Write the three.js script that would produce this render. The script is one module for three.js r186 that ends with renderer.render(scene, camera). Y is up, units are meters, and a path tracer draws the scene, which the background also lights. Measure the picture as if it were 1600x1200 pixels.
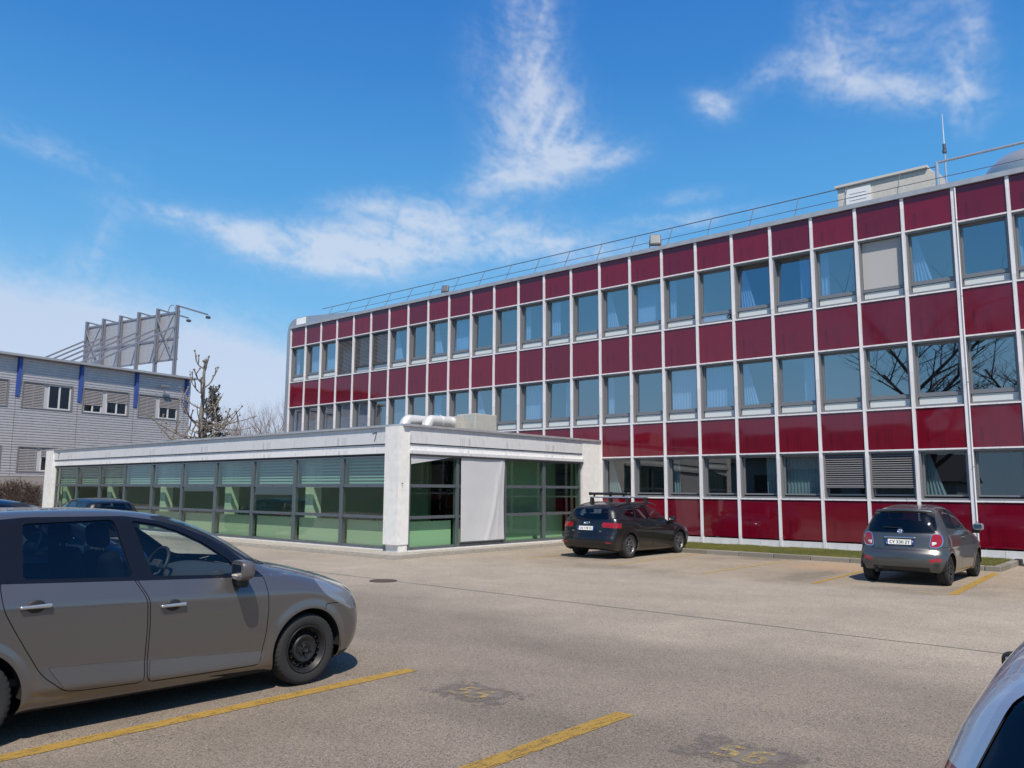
import * as THREE from 'three';
import { RoundedBoxGeometry } from 'three/addons/geometries/RoundedBoxGeometry.js';
import { mergeGeometries, mergeVertices } from 'three/addons/utils/BufferGeometryUtils.js';

// ---------------------------------------------------------------- camera, sky, sun, exposure
const scene = new THREE.Scene();
const camera = new THREE.PerspectiveCamera(50.81, 4 / 3, 0.1, 3000);
camera.position.set(35.43, 1.754, 23.635);
camera.rotation.set(THREE.MathUtils.degToRad(7.44), THREE.MathUtils.degToRad(40.747), THREE.MathUtils.degToRad(0.2936), 'YXZ');
scene.add(camera);
const renderer = new THREE.WebGLRenderer({ antialias: true });
renderer.toneMapping = THREE.LinearToneMapping;
renderer.toneMappingExposure = 1.0;
renderer.shadowMap.enabled = true;
renderer.shadowMap.type = THREE.PCFSoftShadowMap;

const SUN = new THREE.Vector3(0.52, 1.0, 0.46).normalize();
const sun = new THREE.DirectionalLight(new THREE.Color().setRGB(1.0, 0.925, 0.81), 4.8);
sun.position.copy(SUN).multiplyScalar(90).add(new THREE.Vector3(18, 0, 8));
sun.target.position.set(18, 0, 8);
sun.castShadow = true;
sun.shadow.mapSize.set(4096, 4096);
Object.assign(sun.shadow.camera, { left: -48, right: 48, top: 42, bottom: -42, near: 1, far: 220 });
scene.add(sun, sun.target);

// ---------------------------------------------------------------- seeded noise
function rng(seed) { let a = seed >>> 0; return () => { a = (a + 0x6D2B79F5) >>> 0; let t = a; t = Math.imul(t ^ (t >>> 15), t | 1); t ^= t + Math.imul(t ^ (t >>> 7), t | 61); return ((t ^ (t >>> 14)) >>> 0) / 4294967296; }; }
const HASH = new Float32Array(65536); { const r = rng(77); for (let i = 0; i < 65536; i++) HASH[i] = r(); }
const h2 = (x, y) => HASH[((x * 374761 + y * 668265) ^ (y * 2654 + x * 97)) & 65535];
const sm = (t) => t * t * (3 - 2 * t);
const clamp = (x, a = 0, b = 1) => Math.min(b, Math.max(a, x));
const lerp = (a, b, t) => a + (b - a) * t;
const sstep = (a, b, x) => sm(clamp((x - a) / (b - a)));
function vnoise(x, y, per = 0) {
  const ix = Math.floor(x), iy = Math.floor(y), fx = sm(x - ix), fy = sm(y - iy);
  const w = per ? (v) => ((v % per) + per) % per : (v) => v;
  const x0 = w(ix), x1 = w(ix + 1), y0 = w(iy), y1 = w(iy + 1);
  return lerp(lerp(h2(x0, y0), h2(x1, y0), fx), lerp(h2(x0, y1), h2(x1, y1), fx), fy);
}
function fbm(x, y, oct = 5, per = 0) { let s = 0, a = 0.5, n = 0; for (let i = 0; i < oct; i++) { s += a * vnoise(x, y, per); n += a; x = x * 2 + 17; y = y * 2 + 9; if (per) { x -= 17; y -= 9; per *= 2; } a *= 0.5; } return s / n; }

// sky: clear blue deepening upwards, thin fair-weather cirrus (placed by azimuth and elevation, degrees)
{
  const W = 3584, H = 1792, data = new Float32Array(W * H * 4), R = Math.PI / 180;
  const stops = [[-90, 0.36, 0.42, 0.48], [-2, 0.46, 0.56, 0.68], [2, 0.42, 0.63, 0.86], [7, 0.30, 0.575, 0.86], [12, 0.195, 0.50, 0.85], [20, 0.098, 0.36, 0.75], [28, 0.052, 0.245, 0.64], [36, 0.034, 0.18, 0.56], [60, 0.028, 0.135, 0.44], [90, 0.022, 0.11, 0.38]];
  // [azimuth from -Z (right positive), elevation, radius across, radius up, tilt in degrees, strength, stretch of the wisps along the tilt]
  const puffs = [
    [-39.4, 32.5, 1.0, 3.4, -12, 0.5], [-38.6, 28.2, 1.1, 3.2, -14, 0.62], [-37.6, 24.6, 1.7, 2.4, -18, 0.72], [-37.8, 22.6, 3.6, 1.3, 8, 0.75], [-41.4, 21.7, 2.4, 0.9, 14, 0.6], [-34.6, 23.1, 2.0, 0.7, 4, 0.55], [-40.6, 25.2, 2.2, 2.6, 20, 0.36], [-41.5, 29.5, 2.2, 3.0, 0, 0.18],
    [-62.6, 17.4, 4.2, 0.55, -6, 0.5], [-57.5, 16.5, 4.2, 1.1, -6, 0.85], [-52.6, 16.2, 4.2, 1.4, -2, 0.95], [-47.8, 17.6, 4.6, 1.9, 3, 0.62], [-43.0, 17.6, 4.4, 1.6, 2, 0.5], [-38.2, 17.3, 4.2, 1.2, 0, 0.42], [-34.5, 16.8, 4, 0.8, 0, 0.3], [-50.2, 19.6, 3.0, 0.8, 3, 0.45],
    [-74, 8.5, 9, 3.0, 3, 0.95], [-66, 8.0, 9, 3.0, -4, 0.95], [-59, 6.8, 8, 2.2, -6, 0.85], [-52, 4.8, 8, 2.6, -6, 0.7], [-84, 10, 10, 3, 0, 0.8], [-66, 3, 14, 3, 0, 0.7],
    [-18.1, 28.2, 1.2, 2.2, 10, 0.42], [-16.8, 26.1, 3.0, 1.1, -20, 0.5], [-13.0, 24.6, 3.2, 0.9, -18, 0.5], [-10.4, 24.4, 0.9, 2.1, 6, 0.5], [-9.6, 28.2, 0.9, 3, 8, 0.3], [-21.4, 27.3, 2.2, 0.9, 16, 0.3], [-26.0, 25.8, 1.3, 0.8, -25, 0.55], [-14.0, 28.6, 3.4, 2.6, 0, 0.22],
    [-28.4, 20.0, 2.4, 0.45, 4, 0.3], [-27.5, 18.6, 3.6, 0.5, 4, 0.36], [-31.5, 18.8, 1.6, 0.3, 0, 0.22], [-72, 20.5, 4, 0.8, -14, 0.22], [-68.6, 15.5, 1.0, 3.6, -20, 0.16],
    [20, 32, 9, 4, 20, 0.35], [55, 24, 12, 3, 8, 0.45], [95, 30, 14, 4, -10, 0.4], [-105, 30, 10, 3, 12, 0.3], [-170, 24, 5, 1.0, 5, 0.3], [120, 7, 20, 1.6, 0, 0.5], [30, 9, 30, 2, 0, 0.5], [160, 36, 8, 2.5, 20, 0.25]];
  const sx = SUN.x, sy = SUN.y, sz = SUN.z;
  for (let j = 0; j < H; j++) {
    const el = (j + 0.5) / H * 180 - 90, ce = Math.cos(el * R), se = Math.sin(el * R);
    let k = 0; while (k < stops.length - 2 && el > stops[k + 1][0]) k++;
    const a = stops[k], b = stops[k + 1], t = clamp((el - a[0]) / (b[0] - a[0]));
    const base = [lerp(a[1], b[1], t), lerp(a[2], b[2], t), lerp(a[3], b[3], t)];
    const near = puffs.filter((p) => Math.abs(el - p[1]) < 3 * Math.max(p[2], p[3]) * 0.95 + 1.5);
    for (let i = 0; i < W; i++) {
      const u = ((i + 0.5) / W - 0.5) * 2 * Math.PI, dx = Math.cos(u) * ce, dz = Math.sin(u) * ce;  // three's equirect: u = atan2(z, x)
      let r = base[0], g = base[1], bl = base[2];
      const mu = dx * sx + se * sy + dz * sz, glow = 0.35 * Math.pow(Math.max(mu, 0), 14) + 0.9 * Math.pow(Math.max(mu, 0), 110);
      r += glow; g += glow * 0.97; bl += glow * 0.92;
      if (el > -3 && near.length) {
        const az = Math.atan2(dx, -dz) / R;
        let cov = 0, lowc = 0;
        for (const p of near) {
          let da = az - p[0]; if (da > 180) da -= 360; if (da < -180) da += 360;
          da *= ce; const de = el - p[1];
          if (Math.abs(da) > 3 * Math.max(p[2], p[3])) continue;
          const c = Math.cos(p[4] * R), s = Math.sin(p[4] * R), x = (da * c + de * s) / p[2], y = (-da * s + de * c) / p[3], q = x * x + y * y;
          if (q < 7) {
            const v = p[5] * Math.exp(-q * 0.95); if (v < 0.004) continue;
            const tall = p[3] > p[2], xa = da * c + de * s, ya = -da * s + de * c, la = tall ? ya : xa, lb = tall ? xa : ya, sd = p[0] * 3.1 + p[1] * 7.7;
            const bend = 0.5 * Math.sin(la * 0.55 + sd), wisp = fbm(la * 0.42 + sd + 40, (lb + bend) * 1.35 + sd * 2 + 70, 5), k = p[1] < 12 && Math.abs(p[0]) < 90 ? 0.35 : 1;
            cov += v * lerp(1, 0.42 + 1.05 * sstep(0.25, 0.85, wisp), k); if (p[1] < 12) lowc += v;
          }
        }
        if (cov > 0.004) {
          const X = az * ce, wx = fbm(X * 0.5 + 40, el * 0.5 + 11, 3) - 0.5, wy = fbm(X * 0.5 + 90, el * 0.5 + 71, 3) - 0.5;
          const n1 = fbm(X * 0.42 + wx * 3.2 + 300, el * 0.8 + wy * 3.2 + 100, 6), n2 = fbm(X * 1.9 + wx * 5 + el * 0.6 + 500, el * 3.1 + wy * 4 + 700, 5), n3 = fbm((X + el * 0.3) * 5.5 + 900, (el - X * 0.12) * 6.5 + 300, 3);
          const n = 0.42 * n1 + 0.36 * n2 + 0.22 * n3;
          let d = clamp(cov * 1.35 * lerp(sstep(0.16, 0.84, n + 0.2 * Math.min(cov, 0.9) - 0.08), 1, 0.55 * clamp(lowc) + 0.08));
          d = 0.92 * (1 - Math.exp(-1.25 * d));
          const wh = [0.76, 0.80, 0.88], lo = clamp(lowc);
          const w0 = lerp(wh[0], 0.70, lo), w1 = lerp(wh[1], 0.73, lo), w2 = lerp(wh[2], 0.86, lo);
          r = lerp(r, w0, d); g = lerp(g, w1, d); bl = lerp(bl, w2, d);
        }
      }
      const o = (j * W + i) * 4; data[o] = r; data[o + 1] = g; data[o + 2] = bl; data[o + 3] = 1;
    }
  }
  const sky = new THREE.DataTexture(data, W, H, THREE.RGBAFormat, THREE.FloatType);
  sky.mapping = THREE.EquirectangularReflectionMapping; sky.magFilter = THREE.LinearFilter; sky.minFilter = THREE.LinearFilter; sky.needsUpdate = true;
  scene.background = sky; scene.environment = sky;
}

// ---------------------------------------------------------------- naming and grouping
const taken = new Map();
function numbered(name) { const n = taken.get(name) || 0; taken.set(name, n + 1); return n ? `${name}_${String(n).padStart(3, '0')}` : name; }
function tag(o, label, category, group, kind) { if (label) o.userData.label = label; if (category) o.userData.category = category; if (group) o.userData.group = group; if (kind) o.userData.kind = kind; return o; }
function thing(name, label, category, [x, y, z] = [0, 0, 0], turn = 0, group = null) { const g = new THREE.Group(); g.name = numbered(name); g.position.set(x, y, z); g.rotation.y = turn; scene.add(g); return tag(g, label, category, group); }
function mesh(name, geo, mat, parent = scene) { const m = new THREE.Mesh(geo, mat); m.name = parent === scene ? numbered(name) : name; m.castShadow = m.receiveShadow = true; parent.add(m); return m; }
function structure(name, geo, mat, label) { return tag(mesh(name, geo, mat), label, null, null, 'structure'); }
function holder(name, parent) { const g = new THREE.Group(); g.name = name; parent.add(g); return g; }

// ---------------------------------------------------------------- geometry helpers
const V = (x, y, z) => new THREE.Vector3(x, y, z);
const boxCache = new Map();
function box(w, h, d) { const k = `${w.toFixed(4)},${h.toFixed(4)},${d.toFixed(4)}`; if (!boxCache.has(k)) boxCache.set(k, boxUV(new THREE.BoxGeometry(w, h, d), 2.3)); return boxCache.get(k); }
function at(m, x, y, z) { m.position.set(x, y, z); return m; }
function block(name, x0, x1, y0, y1, z0, z1, mat, parent) { return at(mesh(name, box(x1 - x0, y1 - y0, z1 - z0), mat, parent), (x0 + x1) / 2, (y0 + y1) / 2, (z0 + z1) / 2); }
function bgeo(x0, x1, y0, y1, z0, z1) { return new THREE.BoxGeometry(x1 - x0, y1 - y0, z1 - z0).translate((x0 + x1) / 2, (y0 + y1) / 2, (z0 + z1) / 2); }
function bar(a, b, w, d = w) { const dir = b.clone().sub(a), L = dir.length(), g = new THREE.BoxGeometry(w, L, d); g.applyQuaternion(new THREE.Quaternion().setFromUnitVectors(V(0, 1, 0), dir.normalize())); return g.translate((a.x + b.x) / 2, (a.y + b.y) / 2, (a.z + b.z) / 2); }
function rod(a, b, r, r2 = r, seg = 8) { const dir = b.clone().sub(a), L = dir.length(), g = new THREE.CylinderGeometry(r2, r, L, seg, 1); g.applyQuaternion(new THREE.Quaternion().setFromUnitVectors(V(0, 1, 0), dir.normalize())); return g.translate((a.x + b.x) / 2, (a.y + b.y) / 2, (a.z + b.z) / 2); }
function merge(list) { return mergeGeometries(list.map((g) => { const q = g.index ? g.toNonIndexed() : g; for (const k of Object.keys(q.attributes)) if (!['position', 'normal', 'uv'].includes(k)) q.deleteAttribute(k); return q; })); }
function boxUV(g, s = 1) { // uv in metres by the dominant axis of the normal
  const q = g.index ? g.toNonIndexed() : g, p = q.attributes.position, n = q.attributes.normal, uv = new Float32Array(p.count * 2);
  for (let i = 0; i < p.count; i++) { const ax = Math.abs(n.getX(i)), ay = Math.abs(n.getY(i)), az = Math.abs(n.getZ(i)); let u, v; if (ay >= ax && ay >= az) { u = p.getX(i); v = p.getZ(i); } else if (ax >= az) { u = p.getZ(i); v = p.getY(i); } else { u = p.getX(i); v = p.getY(i); } uv[i * 2] = u / s; uv[i * 2 + 1] = v / s; }
  q.setAttribute('uv', new THREE.BufferAttribute(uv, 2)); return q;
}

// ---------------------------------------------------------------- textures
function tex(w, h, fn, srgb = false, repeat = true) { // fn(x, y) -> [r, g, b] 0..1 (linear unless srgb)
  const d = new Uint8Array(w * h * 4);
  for (let y = 0; y < h; y++) for (let x = 0; x < w; x++) { const c = fn(x, y), o = (y * w + x) * 4; d[o] = clamp(c[0]) * 255; d[o + 1] = clamp(c[1]) * 255; d[o + 2] = clamp(c[2]) * 255; d[o + 3] = c.length > 3 ? clamp(c[3]) * 255 : 255; }
  const t = new THREE.DataTexture(d, w, h); t.magFilter = THREE.LinearFilter; t.minFilter = THREE.LinearMipmapLinearFilter; t.generateMipmaps = true;
  if (repeat) t.wrapS = t.wrapT = THREE.RepeatWrapping; if (srgb) t.colorSpace = THREE.SRGBColorSpace; t.needsUpdate = true; return t;
}
function rep(t, x, y) { const c = t.clone(); c.repeat.set(x, y); c.needsUpdate = true; return c; }
const lin = (r, g, b) => new THREE.Color().setRGB(r, g, b);
const std = (r, g, b, rough = 0.7, metal = 0, extra = {}) => new THREE.MeshStandardMaterial({ color: lin(r, g, b), roughness: rough, metalness: metal, ...extra });
const phys = (r, g, b, rough = 0.5, metal = 0, extra = {}) => new THREE.MeshPhysicalMaterial({ color: lin(r, g, b), roughness: rough, metalness: metal, ...extra });
const glass = (r, g, b, ior = 1.5, extra = {}) => new THREE.MeshPhysicalMaterial({ color: lin(r, g, b), roughness: 0.0, metalness: 0, transmission: 1, thickness: 0, ior, ...extra });
const SMUDGE = tex(256, 256, (x, y) => { const v = fbm(x / 16, y / 16, 4, 16), w = fbm(x / 64 + 5, y / 8, 3, 0); const q = 0.82 + 0.22 * v; return [q, q, q]; });
const STREAK = tex(256, 256, (x, y) => { const a = fbm(x / 5 + 3, y / 80, 3), b = fbm(x / 22, y / 120 + 9, 3), c = fbm(x / 40, y / 40, 3); const q = 1.02 - 0.30 * sstep(0.52, 0.85, a * 0.6 + b * 0.45) * (0.4 + 0.6 * y / 256) - 0.10 * c; return [q, q * 0.995, q * 0.985]; });
const GRAIN = tex(256, 256, (x, y) => { const v = 0.75 * h2(x, y) + 0.25 * fbm(x / 8, y / 8, 3, 32); return [v, v, v]; });
const WAVE = tex(256, 256, (x, y) => { const v = fbm(x / 64, y / 64, 2, 4); return [v, v, v]; });

// ---------------------------------------------------------------- ground, car park surface, markings
const ASPHALT = tex(1024, 1024, (x, y) => {
  const a = h2(x, y), b = h2((x >> 1) + 300, (y >> 1) + 90), c = vnoise(x / 3.2, y / 3.2, 320), d = fbm(x / 128, y / 128, 4, 8);
  let v = 0.64 + 0.34 * (0.25 * (a - 0.5) + 0.7 * (b - 0.5) + 0.85 * (c - 0.5)) * 1.55 + 0.12 * (d - 0.5);
  if (c > 0.83 && b > 0.35) v += 0.16; if (c < 0.14) v -= 0.2; const warm = (h2((x >> 2) + 7, (y >> 2) + 3) - 0.5) * 0.06; return [v + warm, v + warm * 0.25, v - warm];
});
const ASPH_BUMP = tex(1024, 1024, (x, y) => { const c = vnoise(x / 3.2, y / 3.2, 320), b = h2(x >> 1, y >> 1); const v = 0.3 + 0.55 * c + 0.15 * b; return [v, v, v]; });
{
  const g = new THREE.PlaneGeometry(2400, 2400, 1, 1).rotateX(-Math.PI / 2); boxUV(g);
  structure('ground', boxUV(new THREE.PlaneGeometry(2400, 2400).rotateX(-Math.PI / 2).translate(0, -0.03, 0), 3), std(0.10, 0.115, 0.045, 0.95, 0, { map: rep(GRAIN, 1, 1) }), 'flat green and earth ground running to the horizon');
  const x0 = -60, x1 = 62, z0 = -40, z1 = 31.5; // asphalt sheet, finer mesh in view
  const xs = [], zs = []; for (let x = x0; x < 6; x += 3) xs.push(x); for (let x = 6; x < 42; x += 0.22) xs.push(x); for (let x = 42; x <= x1; x += 2) xs.push(x); for (let z = z0; z < -2; z += 3) zs.push(z); for (let z = -2; z <= z1 + 0.01; z += 0.22) zs.push(z);
  const P = [], C = [], U = [], I = [];
  const cen = [[29.4, 20.4], [31.8, 20], [24.5, 20.5], [27, 20.4]];
  for (const z of zs) for (const x of xs) {
    P.push(x, 0, z); U.push(x / 2.6, z / 2.6);
    const n = fbm(x * 0.35 + 20, z * 0.35 + 50, 5), m = fbm(x * 1.6 + 5, z * 1.6 + 90, 4), edge = z - 14.9 - 1.6 * (fbm(x * 0.4, 7, 3) - 0.5) - (x - 29) * 0.1;
    const bays = sstep(-0.9, 1.4, edge), far = sstep(8.8, 7.2, z + (m - 0.5) * 1.2) * sstep(20, 22, x);
    let v = 0.90 + 0.34 * (n - 0.5) + 0.22 * (m - 0.5); v *= lerp(1, 0.70, bays) * lerp(1, 0.88, far);
    const oil = far * sstep(0.54, 0.72, fbm(x * 0.9 + 33, z * 0.5 + 12, 4)); v *= 1 - 0.28 * oil;
    v *= 1 - 0.2 * bays * sstep(0.5, 0.75, fbm(x * 0.5 + 83, z * 0.8 + 2, 4));
    const rust = far * sstep(27, 28.2, x) * sstep(30, 29, x) * sstep(5.6, 4.4, z) * sstep(2.6, 3.4, z) * 0.5;
    C.push(v * (1 + 0.03 * far + rust * 0.32), v * (1 - 0.035 * bays - rust * 0.02), v * (1 - 0.045 * bays - 0.05 * far - rust * 0.28));
  }
  const w = xs.length; for (let j = 0; j < zs.length - 1; j++) for (let i = 0; i < w - 1; i++) { const a = j * w + i, b = a + 1, c = a + w, d = c + 1; I.push(a, c, b, b, c, d); }
  const ag = new THREE.BufferGeometry(); ag.setAttribute('position', new THREE.Float32BufferAttribute(P, 3)); ag.setAttribute('uv', new THREE.Float32BufferAttribute(U, 2)); ag.setAttribute('color', new THREE.Float32BufferAttribute(C, 3)); ag.setIndex(I); ag.computeVertexNormals();
  structure('asphalt', ag, new THREE.MeshStandardMaterial({ color: lin(0.555, 0.467, 0.365), map: ASPHALT, bumpMap: ASPH_BUMP, bumpScale: 0.004, roughness: 0.93, vertexColors: true }), 'worn beige grey asphalt of the car park, darker in the parking bays');
}
const wearTex = (seed, hard) => { const t = tex(128, 1024, (x, y) => { const n = fbm(x / 16 + seed, y / 16 + seed * 3, 4), s = h2(x + seed * 31, y), q = vnoise(x / 3 + seed, y / 3); const on = n * 0.55 + q * 0.3 + s * 0.25 > hard ? 1 : 0.0; const e = Math.min(x, 127 - x) < 5 * vnoise(y / 9 + seed, 3) ? 0 : 1; return [on * e, on * e, on * e]; }); return t; };
const WEARS = [wearTex(1, 0.39), wearTex(2, 0.42), wearTex(3, 0.35)];
const YELLOW = WEARS.map((t, i) => new THREE.MeshStandardMaterial({ color: i < 2 ? lin(0.74, 0.45, 0.085) : lin(0.80, 0.56, 0.20), alphaMap: t, alphaTest: 0.5, roughness: 0.85, map: rep(GRAIN, 2, 40), bumpMap: ASPH_BUMP, bumpScale: 0.002 }));
function marking(x0, z0, x1, z1, w, m, label) {
  const dx = x1 - x0, dz = z1 - z0, L = Math.hypot(dx, dz), g = new THREE.PlaneGeometry(w, L).rotateX(-Math.PI / 2).rotateY(Math.atan2(-dx, -dz)).translate((x0 + x1) / 2, 0.004, (z0 + z1) / 2);
  return structure('parking_line', g, m, label);
}
marking(29.34, 18.05, 29.28, 23.4, 0.165, YELLOW[0], 'yellow parking line in front beside the grey people carrier');
marking(31.76, 17.98, 31.68, 23.2, 0.165, YELLOW[1], 'yellow parking line at the bottom centre, nearest to the viewer');
marking(34.2, 18.0, 34.14, 23.2, 0.165, YELLOW[1], 'yellow parking line beside the silver car at the lower right');
marking(26.9, 18.05, 26.86, 23.4, 0.12, YELLOW[2], 'yellow parking line on the far side of the grey people carrier');
marking(21.98, 7.4, 21.7, 5.0, 0.1, YELLOW[2], 'faded yellow parking line to the left of the black car');
marking(24.52, 7.4, 24.42, 2.85, 0.1, YELLOW[2], 'faded yellow parking line to the right of the black car');
marking(27.02, 7.62, 27.1, 3.2, 0.1, YELLOW[2], 'thin faded yellow parking line in the empty bays');
marking(29.48, 7.86, 29.34, 3.1, 0.1, YELLOW[0], 'yellow parking line to the left of the grey city car');
marking(31.88, 7.9, 31.68, 3.1, 0.16, YELLOW[0], 'broad yellow parking line to the right of the grey city car');
marking(31.35, 7.96, 31.8, 7.93, 0.06, YELLOW[2], 'short yellow tick at the end of the broad parking line');
{ // bay numbers, worn almost away on blacked-out patches
  const num = (txt, x, z, seed, label) => {
    const c = document.createElement('canvas'); c.width = 256; c.height = 160; const q = c.getContext('2d'); q.fillStyle = '#000'; q.fillRect(0, 0, 256, 160); q.fillStyle = '#fff'; q.font = 'bold 150px sans-serif'; q.textAlign = 'center'; q.textBaseline = 'middle'; q.fillText(txt, 128, 84);
    const img = q.getImageData(0, 0, 256, 160).data, t = tex(256, 160, (x, y) => { const v = img[((159 - y) * 256 + x) * 4] / 255, k = fbm(x / 14 + seed, y / 14, 4) * 0.6 + 0.5 * h2(x + seed, y); const a = v > 0.5 && k > 0.60 ? 1 : 0; return [a, a, a]; }, false, false);
    structure('bay_number', new THREE.PlaneGeometry(0.62, 0.42).rotateX(-Math.PI / 2).translate(x, 0.008, z), new THREE.MeshStandardMaterial({ color: lin(0.42, 0.31, 0.12), alphaMap: t, alphaTest: 0.5, roughness: 0.9 }), label);
    const p = tex(256, 160, (x, y) => { const e = Math.max(Math.abs(x - 128) / 128, Math.abs(y - 80) / 80), k = fbm(x / 22 + seed * 3, y / 22, 4) * 0.8 + h2(x, y + seed) * 0.45; const a = k > 0.42 + 0.5 * e * e ? 1 : 0; return [a, a, a]; }, false, false);
    structure('overpainted_patch', new THREE.PlaneGeometry(0.95, 0.62).rotateX(-Math.PI / 2).translate(x, 0.004, z), new THREE.MeshStandardMaterial({ color: lin(0.165, 0.14, 0.122), alphaMap: p, alphaTest: 0.5, roughness: 0.95 }), label.replace('faded yellow number', 'dark patch under the faded yellow number'));
  };
  num('55', 30.42, 18.3, 3, 'faded yellow number on a dark patch between the two near parking lines');
  num('56', 32.9, 18.3, 9, 'faded yellow number near the bottom edge beside the silver car');
}
{ // long seam across the drive lane, a drain cover and oil spots
  const r = rng(5), P = [], I = []; let n = 0;
  for (let x = 15; x < 36; x += 0.12) { const z = 13.05 + 0.012 * (x - 22) + 0.05 * (fbm(x * 1.3, 4, 4) - 0.5), w = 0.012 + 0.02 * vnoise(x * 1.7, 9) * (vnoise(x * 0.9, 2) > 0.45 ? 0.9 : 0.12); P.push(x, 0.004, z - w, x, 0.004, z + w); if (n) { const a = n * 2 - 2; I.push(a, a + 1, a + 2, a + 2, a + 1, a + 3); } n++; }
  const g = new THREE.BufferGeometry(); g.setAttribute('position', new THREE.Float32BufferAttribute(P, 3)); g.setIndex(I); g.computeVertexNormals();
  structure('asphalt_seam', g, std(0.22, 0.19, 0.155, 0.95), 'thin dark seam running across the drive lane');
  const d = thing('drain_cover', 'small rusty brown drain cover set in the asphalt seam', 'drain cover', [23.2, 0, 13.2]);
  mesh('rim', new THREE.TorusGeometry(0.25, 0.016, 8, 40).rotateX(Math.PI / 2).scale(1, 0.5, 1).translate(0, 0.004, 0), std(0.07, 0.05, 0.04, 0.7, 0.5), d); mesh('lid', new THREE.CylinderGeometry(0.245, 0.245, 0.012, 40), std(0.115, 0.08, 0.06, 0.75, 0.4, { bumpMap: rep(GRAIN, 2, 2), bumpScale: 0.004 }), d);
}
// ---------------------------------------------------------------- grass strip with its kerb
{
  structure('soil', boxUV(new THREE.BoxGeometry(9.9, 0.09, 2.5).translate(26.6, 0.045, 1.32), 1), std(0.06, 0.065, 0.025, 0.95, 0, { map: rep(GRAIN, 1, 1) }), 'mossy soil of the strip along the red facade');
  const r = rng(11), P = [], I = []; for (let i = 0; i < 9; i++) { const a = r() * 6.28, x = (r() - 0.5) * 0.09, z = (r() - 0.5) * 0.09, h = 0.03 + r() * 0.035, l = 0.02 * (r() - 0.5), k = P.length / 3, w = 0.0035; P.push(x - w * Math.cos(a), 0, z - w * Math.sin(a), x + w * Math.cos(a), 0, z + w * Math.sin(a), x + l + 0.015 * Math.sin(a), h, z + 0.015 * Math.cos(a)); I.push(k, k + 1, k + 2); }
  const g = new THREE.BufferGeometry(); g.setAttribute('position', new THREE.Float32BufferAttribute(P, 3)); g.setIndex(I); g.computeVertexNormals();
  const N = 15000, im = new THREE.InstancedMesh(g, std(0.15, 0.17, 0.045, 0.9), N), M = new THREE.Matrix4(), c = new THREE.Color();
  for (let i = 0; i < N; i++) { const x = 21.72 + r() * 9.78, z = 0.1 + r() * 2.42; M.compose(V(x, 0.09, z), new THREE.Quaternion().setFromAxisAngle(V(0, 1, 0), r() * 6.28), V(1, 0.55 + 1.1 * fbm(x * 1.3, z * 1.3, 3), 1)); im.setMatrixAt(i, M); const k = fbm(x * 0.9 + 50, z * 0.9, 4), b = 0.7 + 0.6 * r(); c.setRGB(b * lerp(0.8, 1.5, k), b * lerp(0.85, 1.15, k), b * lerp(0.8, 1.0, k)); im.setColorAt(i, c); }
  im.name = 'grass'; im.castShadow = im.receiveShadow = true; scene.add(tag(im, 'short mossy grass strip between the kerb and the red facade', 'grass', null, 'stuff'));
  const km = [0, 1, 2].map((i) => { const m = std(0.30 - i * 0.03, 0.275 - i * 0.03, 0.235 - i * 0.03, 0.92, 0, { map: rep(SMUDGE, 1, 1), bumpMap: rep(GRAIN, 2, 1), bumpScale: 0.006 }); return m; });
  const kerb = new THREE.Group(); kerb.name = 'kerb'; scene.add(kerb); tag(kerb, 'low weathered concrete kerb edging the grass strip', null, null, 'structure');
  let x = 21.6, i = 0; while (x < 31.6) { const L = Math.min(0.98, 31.72 - x), k = mesh('kerb_stone', new RoundedBoxGeometry(L - 0.012, 0.14, 0.13, 2, 0.02), km[i % 3], kerb); at(k, x + L / 2, 0.05 + 0.006 * (r() - 0.5), 2.64 + 0.02 * (r() - 0.5) + 0.02 * (x - 24) * 0.2); k.rotation.y = (r() - 0.5) * 0.016; x += 0.98; i++; }
  let z = 2.55; while (z > 0.2) { const k = mesh('kerb_stone', new RoundedBoxGeometry(0.15, 0.14, 0.96, 2, 0.02), km[i++ % 3], kerb); at(k, 31.66 - 0.02 * r(), 0.055, z - 0.49); z -= 0.98; }
}

// ---------------------------------------------------------------- long office building with red panels
const U = 1.28, NB = 30;
const WHITE = std(0.80, 0.79, 0.77, 0.55, 0, { map: SMUDGE }), MULL = std(0.86, 0.83, 0.84, 0.5, 0, { map: STREAK }), GREY = std(0.235, 0.24, 0.25, 0.45, 0.35), DGREY = std(0.09, 0.095, 0.10, 0.5, 0.3), COPE = std(0.50, 0.50, 0.51, 0.45, 0.4, { map: SMUDGE }), SPAND = std(0.66, 0.68, 0.66, 0.35), INNER = std(0.26, 0.27, 0.27, 0.9), CEIL = std(0.72, 0.74, 0.70, 0.9), FLOOR = std(0.12, 0.12, 0.12, 0.8);
const REDS = [0, 1, 2, 3].map((i) => phys(0.143 + 0.013 * i, 0.0034, 0.0165, 0.05, 0, { ior: 1.62, map: STREAK, bumpMap: (() => { const t = WAVE.clone(); t.offset.set(i * 0.27, i * 0.41); t.repeat.set(0.9, 0.9); t.needsUpdate = true; return t; })(), bumpScale: 0.0042 }));
const PANE = glass(0.46, 0.64, 0.86, 3.9), PANEG = glass(0.44, 0.56, 0.58, 2.1);
const BLIND = std(0.20, 0.19, 0.19, 0.5, 0.3), BLIND2 = std(0.42, 0.46, 0.44, 0.6), CURT = phys(0.9, 0.92, 0.92, 0.9, 0, { transmission: 0.35, thickness: 0 }), ROLLER = std(0.46, 0.45, 0.44, 0.85);
const office = thing('office_building', 'long three storey office building clad in dark red panels with white mullions', 'office building');
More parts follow.
